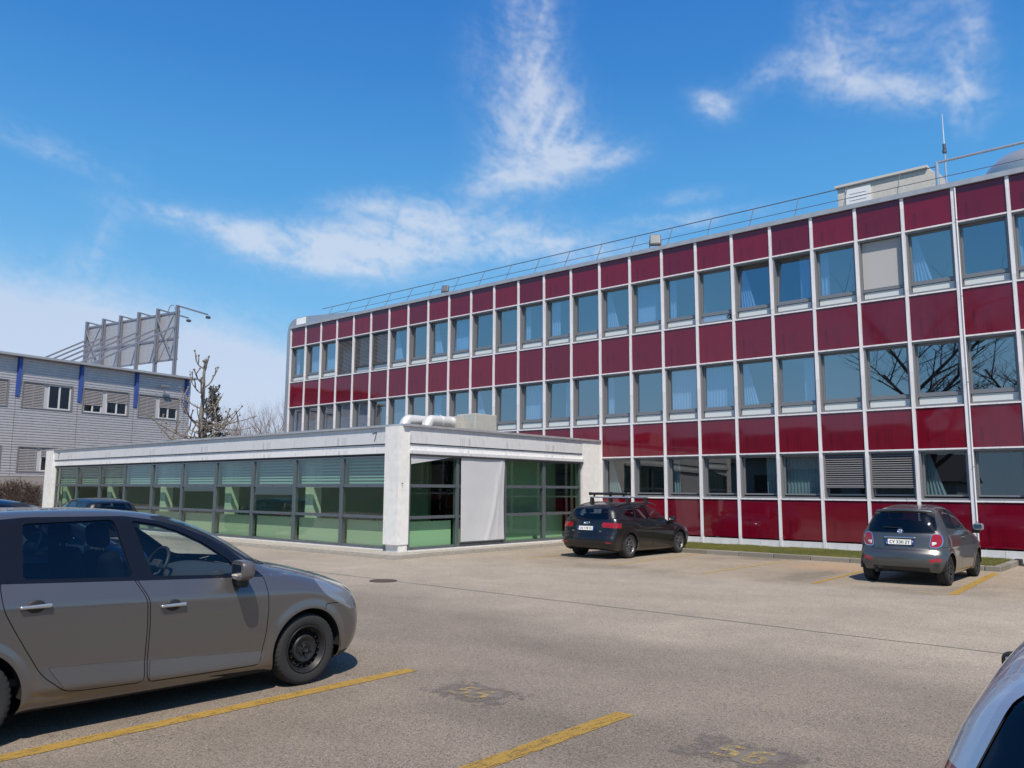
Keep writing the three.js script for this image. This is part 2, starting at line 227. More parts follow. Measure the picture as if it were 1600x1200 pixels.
{
  const r = rng(21), Y = [0.32, 1.513, 2.877, 4.01, 5.827, 7.113, 8.94, 9.917];
  for (let k = 0; k <= NB; k++) block('mullion', k * U - 0.043, k * U + 0.043, 0.1, 9.905, -0.09, 0, MULL, office);
  const mullW = 0.043;
  for (let k = 0; k < NB; k++) {
    const xa = k * U + mullW + 0.002, xb = (k + 1) * U - mullW - 0.002;
    for (let b = 0; b < 8; b += 2) {
      const g = box(xb - xa, Y[b + 1] - Y[b] - 0.045, 0.03), m = at(mesh('red_panel', g, REDS[Math.floor(r() * 4)], office), (xa + xb) / 2, (Y[b] + Y[b + 1]) / 2, -0.055); m.rotation.set((r() - 0.5) * 0.006, (r() - 0.5) * 0.008, 0);
    }
    for (let b = 1; b < 7; b++) block('transom', xa, xb, Y[b] - 0.02, Y[b] + 0.02, -0.12, -0.012, MULL, office);
    for (let q = 0; q < 2; q++) block('plinth_tile', k * U + q * 0.64 + 0.004, k * U + (q + 1) * 0.64 - 0.004, 0.0, 0.296, -0.11, -0.02 + 0.004 * r(), WHITE, office);
  }
  // what each window shows: curtain strips (l, r, f, d = drawn aside on a slant), blinds (fraction down), a roller, an open tilt
  const win = { 2: { 0: 'l', 1: 'f', 2: 'f', 3: 'b1', 4: 'b.82', 5: 'b.82', 6: 'd', 8: 'd', 9: 'f', 11: '', 12: 'l', 13: 'L', 15: 'd', 16: 'F', 17: 'l', 18: 'x', 19: 'td', 20: 'tr', 21: 'l', 22: 'R', 23: 'd', 25: 'F' }, 1: { 0: 'v1', 1: 'v1', 2: 'v1', 3: 'v1', 4: 'v1f', 6: 'v1', 8: 'L', 10: 'd', 12: 'f', 13: 'r', 15: 'l', 17: 'F', 18: 'F', 19: 'd', 20: 'r', 25: 'F' }, 0: { 15: 'd', 17: 'l', 19: 'r', 20: 'f', 21: 'b.72', 22: 'b.72', 23: 'd', 26: 'F' } };
  const frames = new Map();
  for (let fl = 0; fl < 3; fl++) for (let k = 0; k < NB; k++) {
    const y0 = Y[1 + fl * 2] + 0.02, y1 = Y[2 + fl * 2] - 0.02, w = U - 2 * mullW - 0.004, h = y1 - y0, spec = (win[fl] || {})[k] ?? '', tilt = spec.startsWith('t');
    const strip = fl > 0 && spec !== 'b1', sash = strip ? 0.34 : 0.10;
    const g = holder('window', office); g.position.set((k + 0.5) * U, y0, -0.12);
    const key = `${fl}${strip}`;
    if (!frames.has(key)) {
      const L = [bgeo(-w / 2, -w / 2 + 0.05, 0, h, -0.16, 0.06), bgeo(w / 2 - 0.05, w / 2, 0, h, -0.16, 0.06), bgeo(-w / 2 + 0.05, w / 2 - 0.05, 0, 0.055, -0.16, 0.065), bgeo(-w / 2 + 0.05, w / 2 - 0.05, h - 0.05, h, -0.16, 0.06)];
      if (strip) L.push(bgeo(-w / 2 + 0.05, w / 2 - 0.05, 0.27, 0.345, -0.15, -0.03));
      frames.set(key, merge(L));
    }
    mesh('frame', frames.get(key), GREY, g);
    const sw = w - 0.11, sh = h - 0.05 - sash, a = 0.045, kp = `p${key}`, kf = `s${key}`;
    if (!frames.has(kf)) { frames.set(kf, merge([bgeo(-sw / 2, -sw / 2 + a, 0, sh, -0.03, 0.03), bgeo(sw / 2 - a, sw / 2, 0, sh, -0.03, 0.03), bgeo(-sw / 2 + a, sw / 2 - a, 0, a, -0.03, 0.03), bgeo(-sw / 2 + a, sw / 2 - a, sh - a, sh, -0.03, 0.03)])); frames.set(kp, new THREE.PlaneGeometry(sw - 2 * a + 0.01, sh - 2 * a + 0.01)); }
    const leaf = at(mesh('sash_frame', frames.get(kf), GREY, g), 0, sash, -0.1);
    const pane = at(mesh('pane', frames.get(kp), fl === 0 ? PANEG : PANE, g), 0, sash + sh / 2, -0.1);
    pane.rotation.set(-0.012 + (r() - 0.5) * 0.03, (r() - 0.5) * 0.026, 0);
    if (tilt) { leaf.rotation.x = pane.rotation.x = -0.09; leaf.position.z -= 0.01; pane.position.z -= 0.05; }
    if (strip && spec !== 'x') at(mesh('sill_panel', box(w - 0.14, 0.19, 0.02), SPAND, g), 0, 0.162, -0.07);
    if (spec === 'x') { at(mesh('foil_panel', box(w - 0.14, 0.19, 0.02), std(0.6, 0.6, 0.62, 0.25, 0.8, { bumpMap: WAVE, bumpScale: 0.03 }), g), -0.06, 0.162, -0.07); at(mesh('vent', new THREE.TorusGeometry(0.055, 0.025, 10, 24), DGREY, g), w / 2 - 0.18, 0.17, -0.05); }
    const cz = -0.28, top = h - 0.06, bot = sash + 0.02;
    const drape = (xa, xb, skew = 0, m = CURT) => { const n = 40, P = [], I = []; for (let i = 0; i <= n; i++) { const t = i / n, x = lerp(xa, xb, t), zz = cz + 0.02 * Math.sin(t * (xb - xa) * 62); for (const q of [0, 1]) P.push(lerp(x, lerp(x, xa, skew), q), lerp(bot, top, q), zz); if (i) { const b = i * 2; I.push(b - 2, b, b - 1, b - 1, b, b + 1); } } const G = new THREE.BufferGeometry(); G.setAttribute('position', new THREE.Float32BufferAttribute(P, 3)); G.setIndex(I); G.computeVertexNormals(); mesh('curtain', G, m, g); };
    const q = w / 2 - 0.06;
    if (/l/.test(spec)) drape(-q, -q + 0.24); if (/L/.test(spec)) drape(-q, -q + 0.42); if (/r/.test(spec)) drape(q - 0.42, q); if (/f/.test(spec)) drape(-q, q, 0); if (/d/.test(spec)) drape(-q, -q + 0.5, 0.75);
    if (/F/.test(spec)) for (let i = 0; i < 10; i++) at(mesh('vertical_blind', box(0.088, top - bot - 0.02, 0.004), CURT, g), -q + 0.055 + i * (2 * q - 0.06) / 9.6, (top + bot) / 2, cz).rotation.y = 0.5;
    if (/R/.test(spec)) at(mesh('roller_blind', box(2 * q, top - bot, 0.006), ROLLER, g), 0, (top + bot) / 2, -0.055);
    const bm = /b([\d.]*)/.exec(spec), vm = /v1/.test(spec);
    if (bm || vm) { // slatted blinds: one slat each on the near ground-floor windows
      const frac = bm ? Number(bm[1] || 1) : 1, zb = bm ? 0.02 : -0.2, hh = (h - 0.03) * frac, n = Math.round(hh / 0.062), geos = [];
      for (let i = 0; i < n; i++) { const yy = h - 0.03 - (i + 0.5) * hh / n; if (fl === 0) { const sl = at(mesh('blind_slat', box(w - 0.012, 0.05, 0.004), BLIND, g), 0, yy, zb); sl.rotation.x = -0.62 + 0.05 * (r() - 0.5); } else { const sg = new THREE.BoxGeometry(w - (bm ? 0.012 : 0.14), 0.05, 0.004); sg.rotateX(-0.7); geos.push(sg.translate(0, yy, zb)); } }
      if (geos.length) tag(mesh('blind_slats', merge(geos), bm ? BLIND : BLIND2, g), null, null, null, 'stuff');
      if (fl === 0) at(mesh('blind_bottom_bar', box(w - 0.012, 0.05, 0.03), BLIND, g), 0, h - 0.03 - hh - 0.02, zb);
    }
  }
  // storeys behind the glass
  for (const [a, b] of [[-0.02, 0.02], [3.12, 3.48], [6.02, 6.4], [9.42, 9.9]]) block('floor_slab', 0.05, NB * U - 0.05, a + 0.04, b, -13.6, -0.34, a < 0 ? FLOOR : CEIL, office);
  for (const y of [3.0, 5.93, 9.33]) { for (let k = 2; k < NB; k += 3) at(mesh('ceiling_beam', box(0.5, 0.22, 4.6), CEIL, office), k * U + 0.3, y, -2.75); }
  for (let fl = 0; fl < 3; fl++) { block('inner_wall', 0.1, NB * U - 0.1, [0.06, 3.49, 6.41][fl], [3.11, 6.01, 9.41][fl], -5.3, -5.15, INNER, office); for (let k = 3; k < NB; k += 3) block('partition', k * U - 0.04, k * U + 0.04, [0.06, 3.49, 6.41][fl], [3.11, 6.01, 9.41][fl], -5.1, -0.36, INNER, office); for (let k = 1; k < NB; k += 3) at(mesh('desk', new RoundedBoxGeometry(1.5, 0.05, 0.75, 2, 0.01), CEIL, office), k * U + 0.2, [0.78, 4.22, 7.13][fl], -2.2); }
  block('coping', -0.12, NB * U + 0.12, 9.912, 10.05, -0.5, 0.045, COPE, office);
  block('roof', 0, NB * U, 9.905, 9.965, -14, -0.52, std(0.22, 0.21, 0.2, 0.95, 0, { map: GRAIN }), office);
  block('side_wall', NB * U - 0.02, NB * U + 0.2, 0, 9.9, -14, -0.1, WHITE, office);
  block('back_wall', -0.1, NB * U + 0.2, 0, 9.9, -14.25, -14.01, WHITE, office);
  // rounded metal end wall that turns over the roof edge
  const s = new THREE.Shape(); s.moveTo(-1.12, 0); s.lineTo(-1.12, 9.75); s.quadraticCurveTo(-1.12, 10.6, -0.3, 10.6); s.lineTo(0.55, 10.6); s.lineTo(4.4, 10.28); s.lineTo(4.4, 10.0); s.lineTo(-0.07, 10.0); s.lineTo(-0.07, 0);
  mesh('end_wall', boxUV(new THREE.ExtrudeGeometry(s, { depth: 13.4, bevelEnabled: true, bevelSize: 0.02, bevelThickness: 0.02, bevelSegments: 2, curveSegments: 24 }).translate(0, 0, -13.95)), std(0.44, 0.455, 0.48, 0.38, 0.5, { map: SMUDGE }), office);
  block('vent_panel', -0.28, 0.5, 10.07, 10.57, -0.52, -0.49, std(0.85, 0.85, 0.84, 0.5), office);
  for (const x of [2.4, 3.3]) mesh('roof_light', new THREE.SphereGeometry(0.36, 24, 8, 0, 6.3, 0, 1.57).scale(1, 0.5, 1).translate(x, 10.06, -0.9), WHITE, office);
  // downpipe on the facade near the right end
  const pipe = holder('downpipe', office); mesh('pipe', rod(V(24.0 * U + 0.068, 0.12, 0.012), V(24.0 * U + 0.068, 9.9, 0.012), 0.02, 0.02, 14), MULL, pipe); for (const y of [1.0, 2.4, 4.6, 6.9, 9]) mesh('bracket', new THREE.TorusGeometry(0.023, 0.006, 8, 20).rotateX(Math.PI / 2).translate(24 * U + 0.068, y, 0.012), GREY, pipe);
}
{ // roof edge railing: leaning posts, two thin rails
  const t = thing('roof_railing', 'thin galvanised roof railing with leaning posts along the parapet', 'railing'), m = std(0.12, 0.13, 0.15, 0.6, 0.2);
  for (let x = 2.2; x < 30; x += 1.5) mesh('post', rod(V(x, 10.0, -0.42), V(x, 10.96, -0.95), 0.013), m, t);
  mesh('top_rail', rod(V(1.3, 10.95, -0.95), V(30.15, 10.95, -0.95), 0.017), m, t); mesh('middle_rail', rod(V(2.2, 10.5, -0.67), V(38, 10.5, -0.67), 0.011), m, t);
  const u = thing('safety_railing', 'stout metal railing at the right end of the roof beside the aerial', 'railing'), m2 = std(0.62, 0.63, 0.65, 0.3, 0.7);
  mesh('handrail', rod(V(30.16, 11.08, -1), V(38.2, 11.08, -1), 0.038, 0.038, 12), m2, u); for (const x of [30.18, 32.35, 34.5, 36.6]) mesh('post', rod(V(x, 9.97, -1), V(x, 11.08, -1), x < 30.5 ? 0.055 : 0.025, x < 30.5 ? 0.055 : 0.025, 10), m2, u);
}
for (const [x, s, label] of [[21.4, 1, 'larger grey floodlight on the roof edge right of the centre'], [11.03, 0.8, 'smaller floodlight on the roof edge further left']]) {
  const t = thing('floodlight', label, 'floodlight', [x, 10.05, -0.25], 0.5, 'floodlights along the roof edge');
  mesh('bracket', merge([bar(V(-0.2 * s, 0, 0), V(-0.2 * s, 0.34 * s, 0.03), 0.03, 0.012), bar(V(0.2 * s, 0, 0), V(0.2 * s, 0.34 * s, 0.03), 0.03, 0.012), bar(V(-0.2 * s, 0.006, 0), V(0.2 * s, 0.006, 0), 0.012, 0.05)]), GREY, t);
  const h = mesh('housing', new RoundedBoxGeometry(0.38 * s, 0.42 * s, 0.13 * s, 3, 0.03), std(0.13, 0.13, 0.125, 0.5, 0.4), t); at(h, 0, 0.32 * s, 0.03); h.rotation.x = -0.35;
  const f = mesh('lens', new THREE.BoxGeometry(0.31 * s, 0.33 * s, 0.012), std(0.24, 0.25, 0.24, 0.2, 0.5), t); at(f, 0, 0.345 * s, 0.1 * s); f.rotation.x = -0.35;
}
{
  const t = thing('roof_penthouse', 'beige plant room with a white louvred door on the office roof', 'plant room', [0, 9.97, 0]), B = std(0.66, 0.625, 0.55, 0.9, 0, { map: SMUDGE, bumpMap: rep(GRAIN, 3, 3), bumpScale: 0.004 });
  const s = new THREE.Shape(); s.moveTo(26.1, 0); s.lineTo(26.1, 2.5); s.lineTo(29.0, 2.5); s.lineTo(29.38, 2.25); s.lineTo(29.38, 0);
  mesh('wall', boxUV(new THREE.ExtrudeGeometry(s, { depth: 4, bevelEnabled: true, bevelSize: 0.01, bevelThickness: 0.01 }).translate(0, 0, -9)), B, t);
  mesh('roof', bgeo(26.02, 29.06, 2.515, 2.6, -9.1, -4.9), std(0.6, 0.58, 0.53, 0.7), t);
  const d = holder('door', t); mesh('leaf', bgeo(26.38, 27.22, 0.02, 2.38, -4.985, -4.95), std(0.8, 0.8, 0.79, 0.5), d); for (let i = 0; i < 3; i++) mesh('louvre', bgeo(26.52, 27.08, 1.95 + i * 0.12, 1.965 + i * 0.12, -4.948, -4.94), FASC_LIGHT(), d);
  const k = thing('roof_tank', 'dull metal round vent housing on the office roof at the right edge', 'vent housing', [32.35, 10.2, -4.0]);
  mesh('drum', new THREE.LatheGeometry([[0, 0], [1.5, 0], [1.52, 0.9], [1.45, 1.15], [1.2, 1.4], [0.7, 1.55], [0, 1.6]].map(([a, b]) => new THREE.Vector2(a, b)), 40), std(0.52, 0.52, 0.50, 0.35, 0.6), k); mesh('band', new THREE.TorusGeometry(1.53, 0.02, 8, 48).rotateX(Math.PI / 2).translate(0, 0.7, 0), std(0.4, 0.4, 0.4, 0.4, 0.7), k);
  const a = thing('aerial', 'slim whip aerial standing on the roof edge at the right', 'aerial', [30.2, 9.97, -2]);
  mesh('mast', rod(V(0, 0, 0), V(0, 1.9, 0), 0.03, 0.026, 10), std(0.55, 0.57, 0.6, 0.4, 0.6), a); mesh('coil', merge([new THREE.CylinderGeometry(0.06, 0.06, 0.1, 12).translate(0, 1.78, 0), new THREE.CylinderGeometry(0.045, 0.045, 0.14, 12).translate(0, 1.93, 0)]), std(0.1, 0.11, 0.13, 0.5), a); mesh('whip', rod(V(0, 1.98, 0), V(0, 2.95, 0), 0.02, 0.008, 8), std(0.7, 0.7, 0.72, 0.5), a);
}
{ // dark bin at the right edge
  const t = thing('waste_bin', 'dark blue grey waste bin at the right edge by the red wall', 'bin', [32.35, 0, 0.75]), m = std(0.045, 0.055, 0.075, 0.5);
  mesh('body', new RoundedBoxGeometry(0.5, 0.95, 0.5, 4, 0.06).translate(0, 0.53, 0), m, t); mesh('lid', new RoundedBoxGeometry(0.54, 0.09, 0.56, 3, 0.035).translate(0, 1.04, 0), m, t); for (const x of [-0.2, 0.2]) mesh('wheel', new THREE.CylinderGeometry(0.09, 0.09, 0.05, 20).rotateZ(Math.PI / 2).translate(x, 0.09, -0.2), CAR_BLACK(), t);
}
function FASC_LIGHT() { return std(0.62, 0.62, 0.62, 0.6); }
function CAR_BLACK() { return std(0.02, 0.02, 0.02, 0.8); }

// ---------------------------------------------------------------- single storey glazed annex
const BOARD = std(0.66, 0.65, 0.57, 0.8), SLAT = std(0.36, 0.44, 0.50, 0.5);
const annex = thing('glass_annex', 'low white annex with green tinted glass walls in front of the red building', 'annex');
const AN = { x0: -5.7, x1: 19.12, z1: 9.04, h: 3.49 };
const FASC = std(0.70, 0.70, 0.71, 0.5, 0.05, { map: STREAK }), STRIPE = std(0.84, 0.83, 0.83, 0.5, 0, { map: STREAK }), PLASTER = std(0.84, 0.82, 0.78, 0.8, 0, { map: SMUDGE, bumpMap: rep(GRAIN, 2, 2), bumpScale: 0.002 }), ALU = std(0.16, 0.18, 0.20, 0.42, 0.5), GREEN = glass(0.68, 0.84, 0.69, 1.95), GREEN2 = glass(0.65, 0.82, 0.66, 1.95), GREENS = glass(0.60, 0.82, 0.64, 1.38), PEBBLE = tex(512, 512, (x, y) => { const c = vnoise(x / 5, y / 5, 0), d = vnoise(x / 2.2 + 40, y / 2.2), e = fbm(x / 60, y / 60, 3); let v = 0.55 + 0.45 * (c - 0.5) * 1.6 + 0.25 * (d - 0.5); if (c < 0.3) v *= 0.55; v += 0.1 * (e - 0.5); return [v, v * 0.96, v * 0.9]; });
{
  const r = rng(31);
  // frames and panes of one bay; local x along the wall, z outwards
  const bayFrame = new Map();
  function bay(x, z, turn, w, opt = {}) {
    const g = holder('window', annex); g.position.set(x, 0, z); g.rotation.y = turn;
    const key = w.toFixed(2);
    if (!bayFrame.has(key)) {
      const L = [bgeo(0.004, 0.065, 0.142, 2.68, -0.11, 0.02), bgeo(w - 0.065, w - 0.004, 0.142, 2.68, -0.11, 0.02)];
      for (const [a, b, d] of [[0.142, 0.215, 0.03], [0.955, 1.035, 0.012], [1.80, 1.885, 0.012], [2.62, 2.69, 0.03]]) L.push(bgeo(0.067, w - 0.067, a, b, -0.1, d));
      bayFrame.set(key, merge(L));
    }
    mesh('frame', bayFrame.get(key), ALU, g);
    for (const [a, b] of [[0.215, 0.955], [1.035, 1.80], [1.885, 2.62]]) { const p = at(mesh('pane', new THREE.PlaneGeometry(w - 0.13, b - a), opt.m || GREEN, g), w / 2, (a + b) / 2, -0.02); p.rotation.set((r() - 0.5) * 0.012, (r() - 0.5) * 0.016, 0); }
    for (const yy of [0.18, 0.995, 1.845]) for (const xx of [0.12, w / 2, w - 0.12]) mesh('bolt', new THREE.CylinderGeometry(0.016, 0.016, 0.012, 10).rotateX(Math.PI / 2).translate(xx, yy, yy < 0.3 ? 0.036 : 0.018), DGREY, g);
    if (opt.board !== false) at(mesh('parapet_board', box(w - 0.2, 0.66, 0.03), BOARD, g), w / 2, 0.55, -0.17);
    if (opt.blind) { const L = []; for (let i = 0; i < 8; i++) { const q = new THREE.BoxGeometry(w - 0.16, 0.058, 0.003); q.rotateX(-0.25); L.push(q.translate(w / 2, 2.57 - i * 0.092, -0.2)); } tag(mesh('blind_slats', merge(L), SLAT, g), null, null, null, 'stuff'); }
    return g;
  }
  const ps = 2.3326; for (let i = 0; i < 10; i++) bay(-4.592 + i * ps, AN.z1, 0, ps, { blind: true, m: i % 3 ? GREEN : GREEN2 });
  bay(AN.x1, 8.93, Math.PI / 2, 1.88, { m: GREENS }); bay(AN.x1, 5.03, Math.PI / 2, 1.92, { board: false, m: GREENS }); bay(AN.x1, 3.11, Math.PI / 2, 1.98, { board: false, m: GREENS });
  bay(AN.x1 - 0.02, 7.05, Math.PI / 2, 2.02, { m: GREEN2 });
  // cloth screens outside the end wall: one down over the second bay, one half rolled and crooked over the first
  const cloth = (name, W, H, y1, zc, skew) => {
    const n = 44, m = 40, P = [], I = [], Uu = [];
    for (let j = 0; j <= m; j++) for (let i = 0; i <= n; i++) {
      const u = i / n, v = j / m, hh = skew ? lerp(0.30, 0.03, u) : H, x = u * W;
      let d = 0.012 * Math.sin(u * 9 + v * 2) * v + 0.03 * Math.exp(-Math.pow((u - 0.86 + 0.28 * v * v) / 0.05, 2)) * sstep(0.05, 0.4, v) * (1 - 0.4 * v) + 0.018 * Math.exp(-Math.pow((u - 0.93 + 0.1 * v) / 0.03, 2)) * (1 - v * 0.6) + 0.012 * (fbm(u * 5, v * 6, 3) - 0.5); if (skew) d *= 0.2;
      P.push(x + (skew ? 0 : -0.05 * sstep(0.7, 1, u) * Math.sin(v * 3.0)), y1 - v * hh, 0.06 + d); Uu.push(x, v * hh); if (i && j) { const a = (j - 1) * (n + 1) + i - 1; I.push(a, a + n + 1, a + 1, a + 1, a + n + 1, a + n + 2); }
    }
    const g = new THREE.BufferGeometry(); g.setAttribute('position', new THREE.Float32BufferAttribute(P, 3)); g.setAttribute('uv', new THREE.Float32BufferAttribute(Uu, 2)); g.setIndex(I); g.computeVertexNormals();
    const q = mesh(name, g, phys(0.62, 0.62, 0.63, 0.85, 0, { transmission: 0.12, thickness: 0, bumpMap: rep(GRAIN, 3, 3), bumpScale: 0.0015 }), annex); q.position.set(AN.x1, 0, zc); q.rotation.y = Math.PI / 2; return q;
  };
  cloth('sun_screen', 1.9, 2.38, 2.66, 6.98, false); cloth('rolled_screen', 1.86, 0.3, 2.72, 8.9, true);
  block('screen_bar', AN.x1 + 0.05, AN.x1 + 0.075, 0.255, 0.285, 5.1, 6.98, ALU, annex);
  mesh('screen_tube', rod(V(AN.x1 + 0.08, 2.68, 1.1), V(AN.x1 + 0.08, 2.68, 8.9), 0.035, 0.035, 10), DGREY, annex);
  // fascia: metal band, shadow gap, painted strip, lintel; panels butt with fine joints
  for (let i = 0; i < 6; i++) { const a = -4.7 + i * 3.88, b = a + 3.872; block('fascia_panel', a, b, 2.985, 3.42, AN.z1 - 0.02, AN.z1 + 0.1, FASC, annex); block('fascia_strip', a, b, 2.72, 2.955, AN.z1 - 0.06, AN.z1 + 0.06, STRIPE, annex); }
  block('lintel', -4.7, 18.6, 2.655, 2.715, AN.z1 - 0.1, AN.z1 + 0.03, DGREY, annex); block('shadow_gap', -4.7, 18.6, 2.956, 2.984, AN.z1 - 0.1, AN.z1 + 0.01, DGREY, annex);
  for (let i = 0; i < 2; i++) { const a = 1.06 + i * 3.95, b = a + 3.94; block('fascia_panel', AN.x1 - 0.02, AN.x1 + 0.06, 2.985, 3.42, a, b, FASC, annex); block('fascia_strip', AN.x1 - 0.06, AN.x1 + 0.02, 2.79, 2.955, a, b, STRIPE, annex); block('awning_box', AN.x1 - 0.05, AN.x1 + 0.12, 2.70, 2.788, a, b, FASC, annex); }
  block('shadow_gap', AN.x1 - 0.1, AN.x1 - 0.03, 2.956, 2.984, 1.06, 8.95, DGREY, annex);
  // pillars
  block('pillar', 18.6, 19.16, 0.30, 3.42, 8.93, 9.33, PLASTER, annex);
  { const s = new THREE.Shape(); s.moveTo(18.66, -0.02); s.lineTo(19.14, -0.02); s.lineTo(19.14, 0.298); s.lineTo(18.62, 0.298); mesh('pillar_foot', new THREE.ExtrudeGeometry(s, { depth: 0.3, bevelEnabled: false }).translate(0, 0, 8.95), PLASTER, annex); }
  block('pillar', -5.55, -4.71, 0.0, 3.42, 8.7, 9.2, PLASTER, annex); block('end_wall', AN.x1 - 0.25, AN.x1 + 0.07, 0.0, 3.42, 0.02, 1.05, PLASTER, annex);
  block('end_wall', -5.6, -5.35, 0.0, 3.4, 0.0, 8.69, PLASTER, annex);
  block('coping', -5.72, AN.x1 + 0.12, 3.425, 3.49, AN.z1 - 0.2, AN.z1 + 0.16, COPE, annex); block('coping', AN.x1 - 0.2, AN.x1 + 0.12, 3.425, 3.49, 0.02, AN.z1 - 0.202, COPE, annex); block('coping', -5.72, -5.4, 3.425, 3.49, 0.02, AN.z1 - 0.202, COPE, annex);
  block('roof', -5.39, AN.x1 - 0.21, 3.2, 3.43, 0.02, AN.z1 - 0.12, std(0.35, 0.34, 0.32, 0.95, 0, { map: GRAIN }), annex);
  block('ceiling', -5.3, AN.x1 - 0.21, 2.9, 2.95, 0.05, AN.z1 - 0.14, CEIL, annex); block('floor', -5.3, AN.x1 - 0.21, 0.05, 0.13, 0.05, AN.z1 - 0.14, std(0.36, 0.38, 0.32, 0.6), annex);
  for (let i = 0; i < 10; i += 2) block('column', -4.9 + i * ps + 0.55, -4.9 + i * ps + 0.95, 0.14, 2.89, 8.5, 8.8, WHITE, annex);
  block('column', 18.0, 18.3, 0.14, 2.89, 4.1, 4.4, WHITE, annex); block('inner_wall', -5.3, 14.2, 0.14, 2.89, 3.4, 3.55, std(0.55, 0.60, 0.54, 0.9), annex); block('inner_wall', 17.3, 17.42, 0.14, 2.89, 0.3, 3.9, std(0.46, 0.50, 0.45, 0.9), annex); block('cupboard', 17.5, 17.95, 0.14, 1.0, 0.6, 4.9, std(0.6, 0.64, 0.56, 0.8), annex);
  for (let i = 0; i < 5; i++) { const tb = holder('table', annex); tb.position.set(-2.5 + i * 4.4, 0.13, 6.4); mesh('table_top', new RoundedBoxGeometry(1.8, 0.04, 0.9, 2, 0.01).translate(0, 0.73, 0), CEIL, tb); for (const [x, z] of [[-0.8, -0.35], [0.8, -0.35], [-0.8, 0.35], [0.8, 0.35]]) mesh('leg', box(0.04, 0.7, 0.04), DGREY, tb).position.set(x, 0.36, z); }
  // exposed aggregate edge along the foot of the walls
  const pm = std(0.86, 0.82, 0.75, 0.95, 0, { map: PEBBLE, bumpMap: PEBBLE, bumpScale: 0.012 });
  for (let i = 0; i < 25; i++) { const a = -5.6 + i * 1.02; block('edge_slab', a, Math.min(a + 1.012, 19.9), -0.02, 0.115 + 0.008 * r(), AN.z1 + 0.065, 9.98 + 0.02 * r(), pm, annex).geometry = boxUV(bgeo(-0.506, 0.506, -0.066, 0.066, -0.485, 0.485), 0.55); }
  for (let i = 0; i < 9; i++) { const b = 9.06 - i * 1.0; block('edge_slab', AN.x1 + 0.025, 19.78 + 0.02 * r(), -0.02, 0.11 + 0.008 * r(), Math.max(0.3, b - 0.992), b, pm, annex).geometry = boxUV(bgeo(-0.32, 0.32, -0.066, 0.066, -0.49, 0.49), 0.55); }
  block('threshold', -4.7, 18.6, 0.112, 0.14, AN.z1 - 0.1, AN.z1 + 0.06, WHITE, annex); block('threshold', AN.x1 - 0.1, AN.x1 + 0.06, 0.112, 0.14, 1.06, 8.93, WHITE, annex);
  // small dark hooked marks near both ends of the fascia, like a thin numeral seven
  for (const x of [17.85, -4.3]) mesh('numeral', merge([bar(V(x, 3.28, 9.147), V(x + 0.17, 3.30, 9.147), 0.02, 0.012), bar(V(x + 0.17, 3.30, 9.147), V(x + 0.08, 3.06, 9.147), 0.02, 0.012)]), DGREY, annex);
  mesh('cctv_bracket', bar(V(19.16, 1.9, 9.2), V(19.21, 1.9, 9.2), 0.02, 0.02), DGREY, annex);
}
{ // roof equipment on the annex
  const CREAM = std(0.56, 0.54, 0.48, 0.5, 0.2, { map: SMUDGE }), TIN = std(0.74, 0.72, 0.68, 0.42, 0.35);
  const t = thing('ventilation_unit', 'cream ventilation box with two bent silver ducts on the annex roof', 'ventilation unit', [17.9, 3.43, 5.4]);
  mesh('casing', boxUV(new RoundedBoxGeometry(0.8, 0.60, 1.0, 2, 0.02).translate(0.1, 0.35, -0.3)), CREAM, t); mesh('base_frame', bgeo(-0.4, 0.6, 0, 0.06, -0.8, 0.4), DGREY, t); mesh('side_duct', boxUV(bgeo(-0.4, 0.0, 0.14, 0.56, 0.2, 0.5)), CREAM, t);
  const elbow = (z0) => { const c = new THREE.CatmullRomCurve3([V(-0.2, 0.38, z0 - 1.15), V(-0.2, 0.38, z0 - 0.3), V(-0.2, 0.36, z0 - 0.06), V(-0.2, 0.18, z0 + 0.06), V(-0.2, -0.05, z0 + 0.07)]); return new THREE.TubeGeometry(c, 40, 0.165, 20); };
  mesh('duct', elbow(1.5), TIN, t); mesh('duct', elbow(2.0).translate(-0.45, 0, 0), TIN, t); mesh('duct_collar', merge([0.6, 1.0].map((z) => new THREE.TorusGeometry(0.172, 0.012, 8, 32).translate(-0.2, 0.38, z))), TIN, t);
  const D = [[15.4, 6.2, 'white dome roof light on the annex roof nearest the corner'], [12.2, 6.6, 'white dome roof light on the annex roof, middle of the row'], [8.2, 6.4, 'white dome roof light on the annex roof by the bare bushes'], [3.4, 7.0, 'white dome roof light on the annex roof below the lopped tree']];
  for (const [x, z, label] of D) { const g = thing('roof_light', label, 'roof light', [x, 3.43, z], 0, 'dome roof lights on the annex'); mesh('dome', new THREE.SphereGeometry(0.55, 28, 10, 0, 6.3, 0, 1.57).scale(1, 0.42, 1).translate(0, 0.1, 0), std(0.75, 0.76, 0.77, 0.3), g); mesh('kerb', bgeo(-0.6, 0.6, 0, 0.1, -0.6, 0.6), COPE, g); }
}

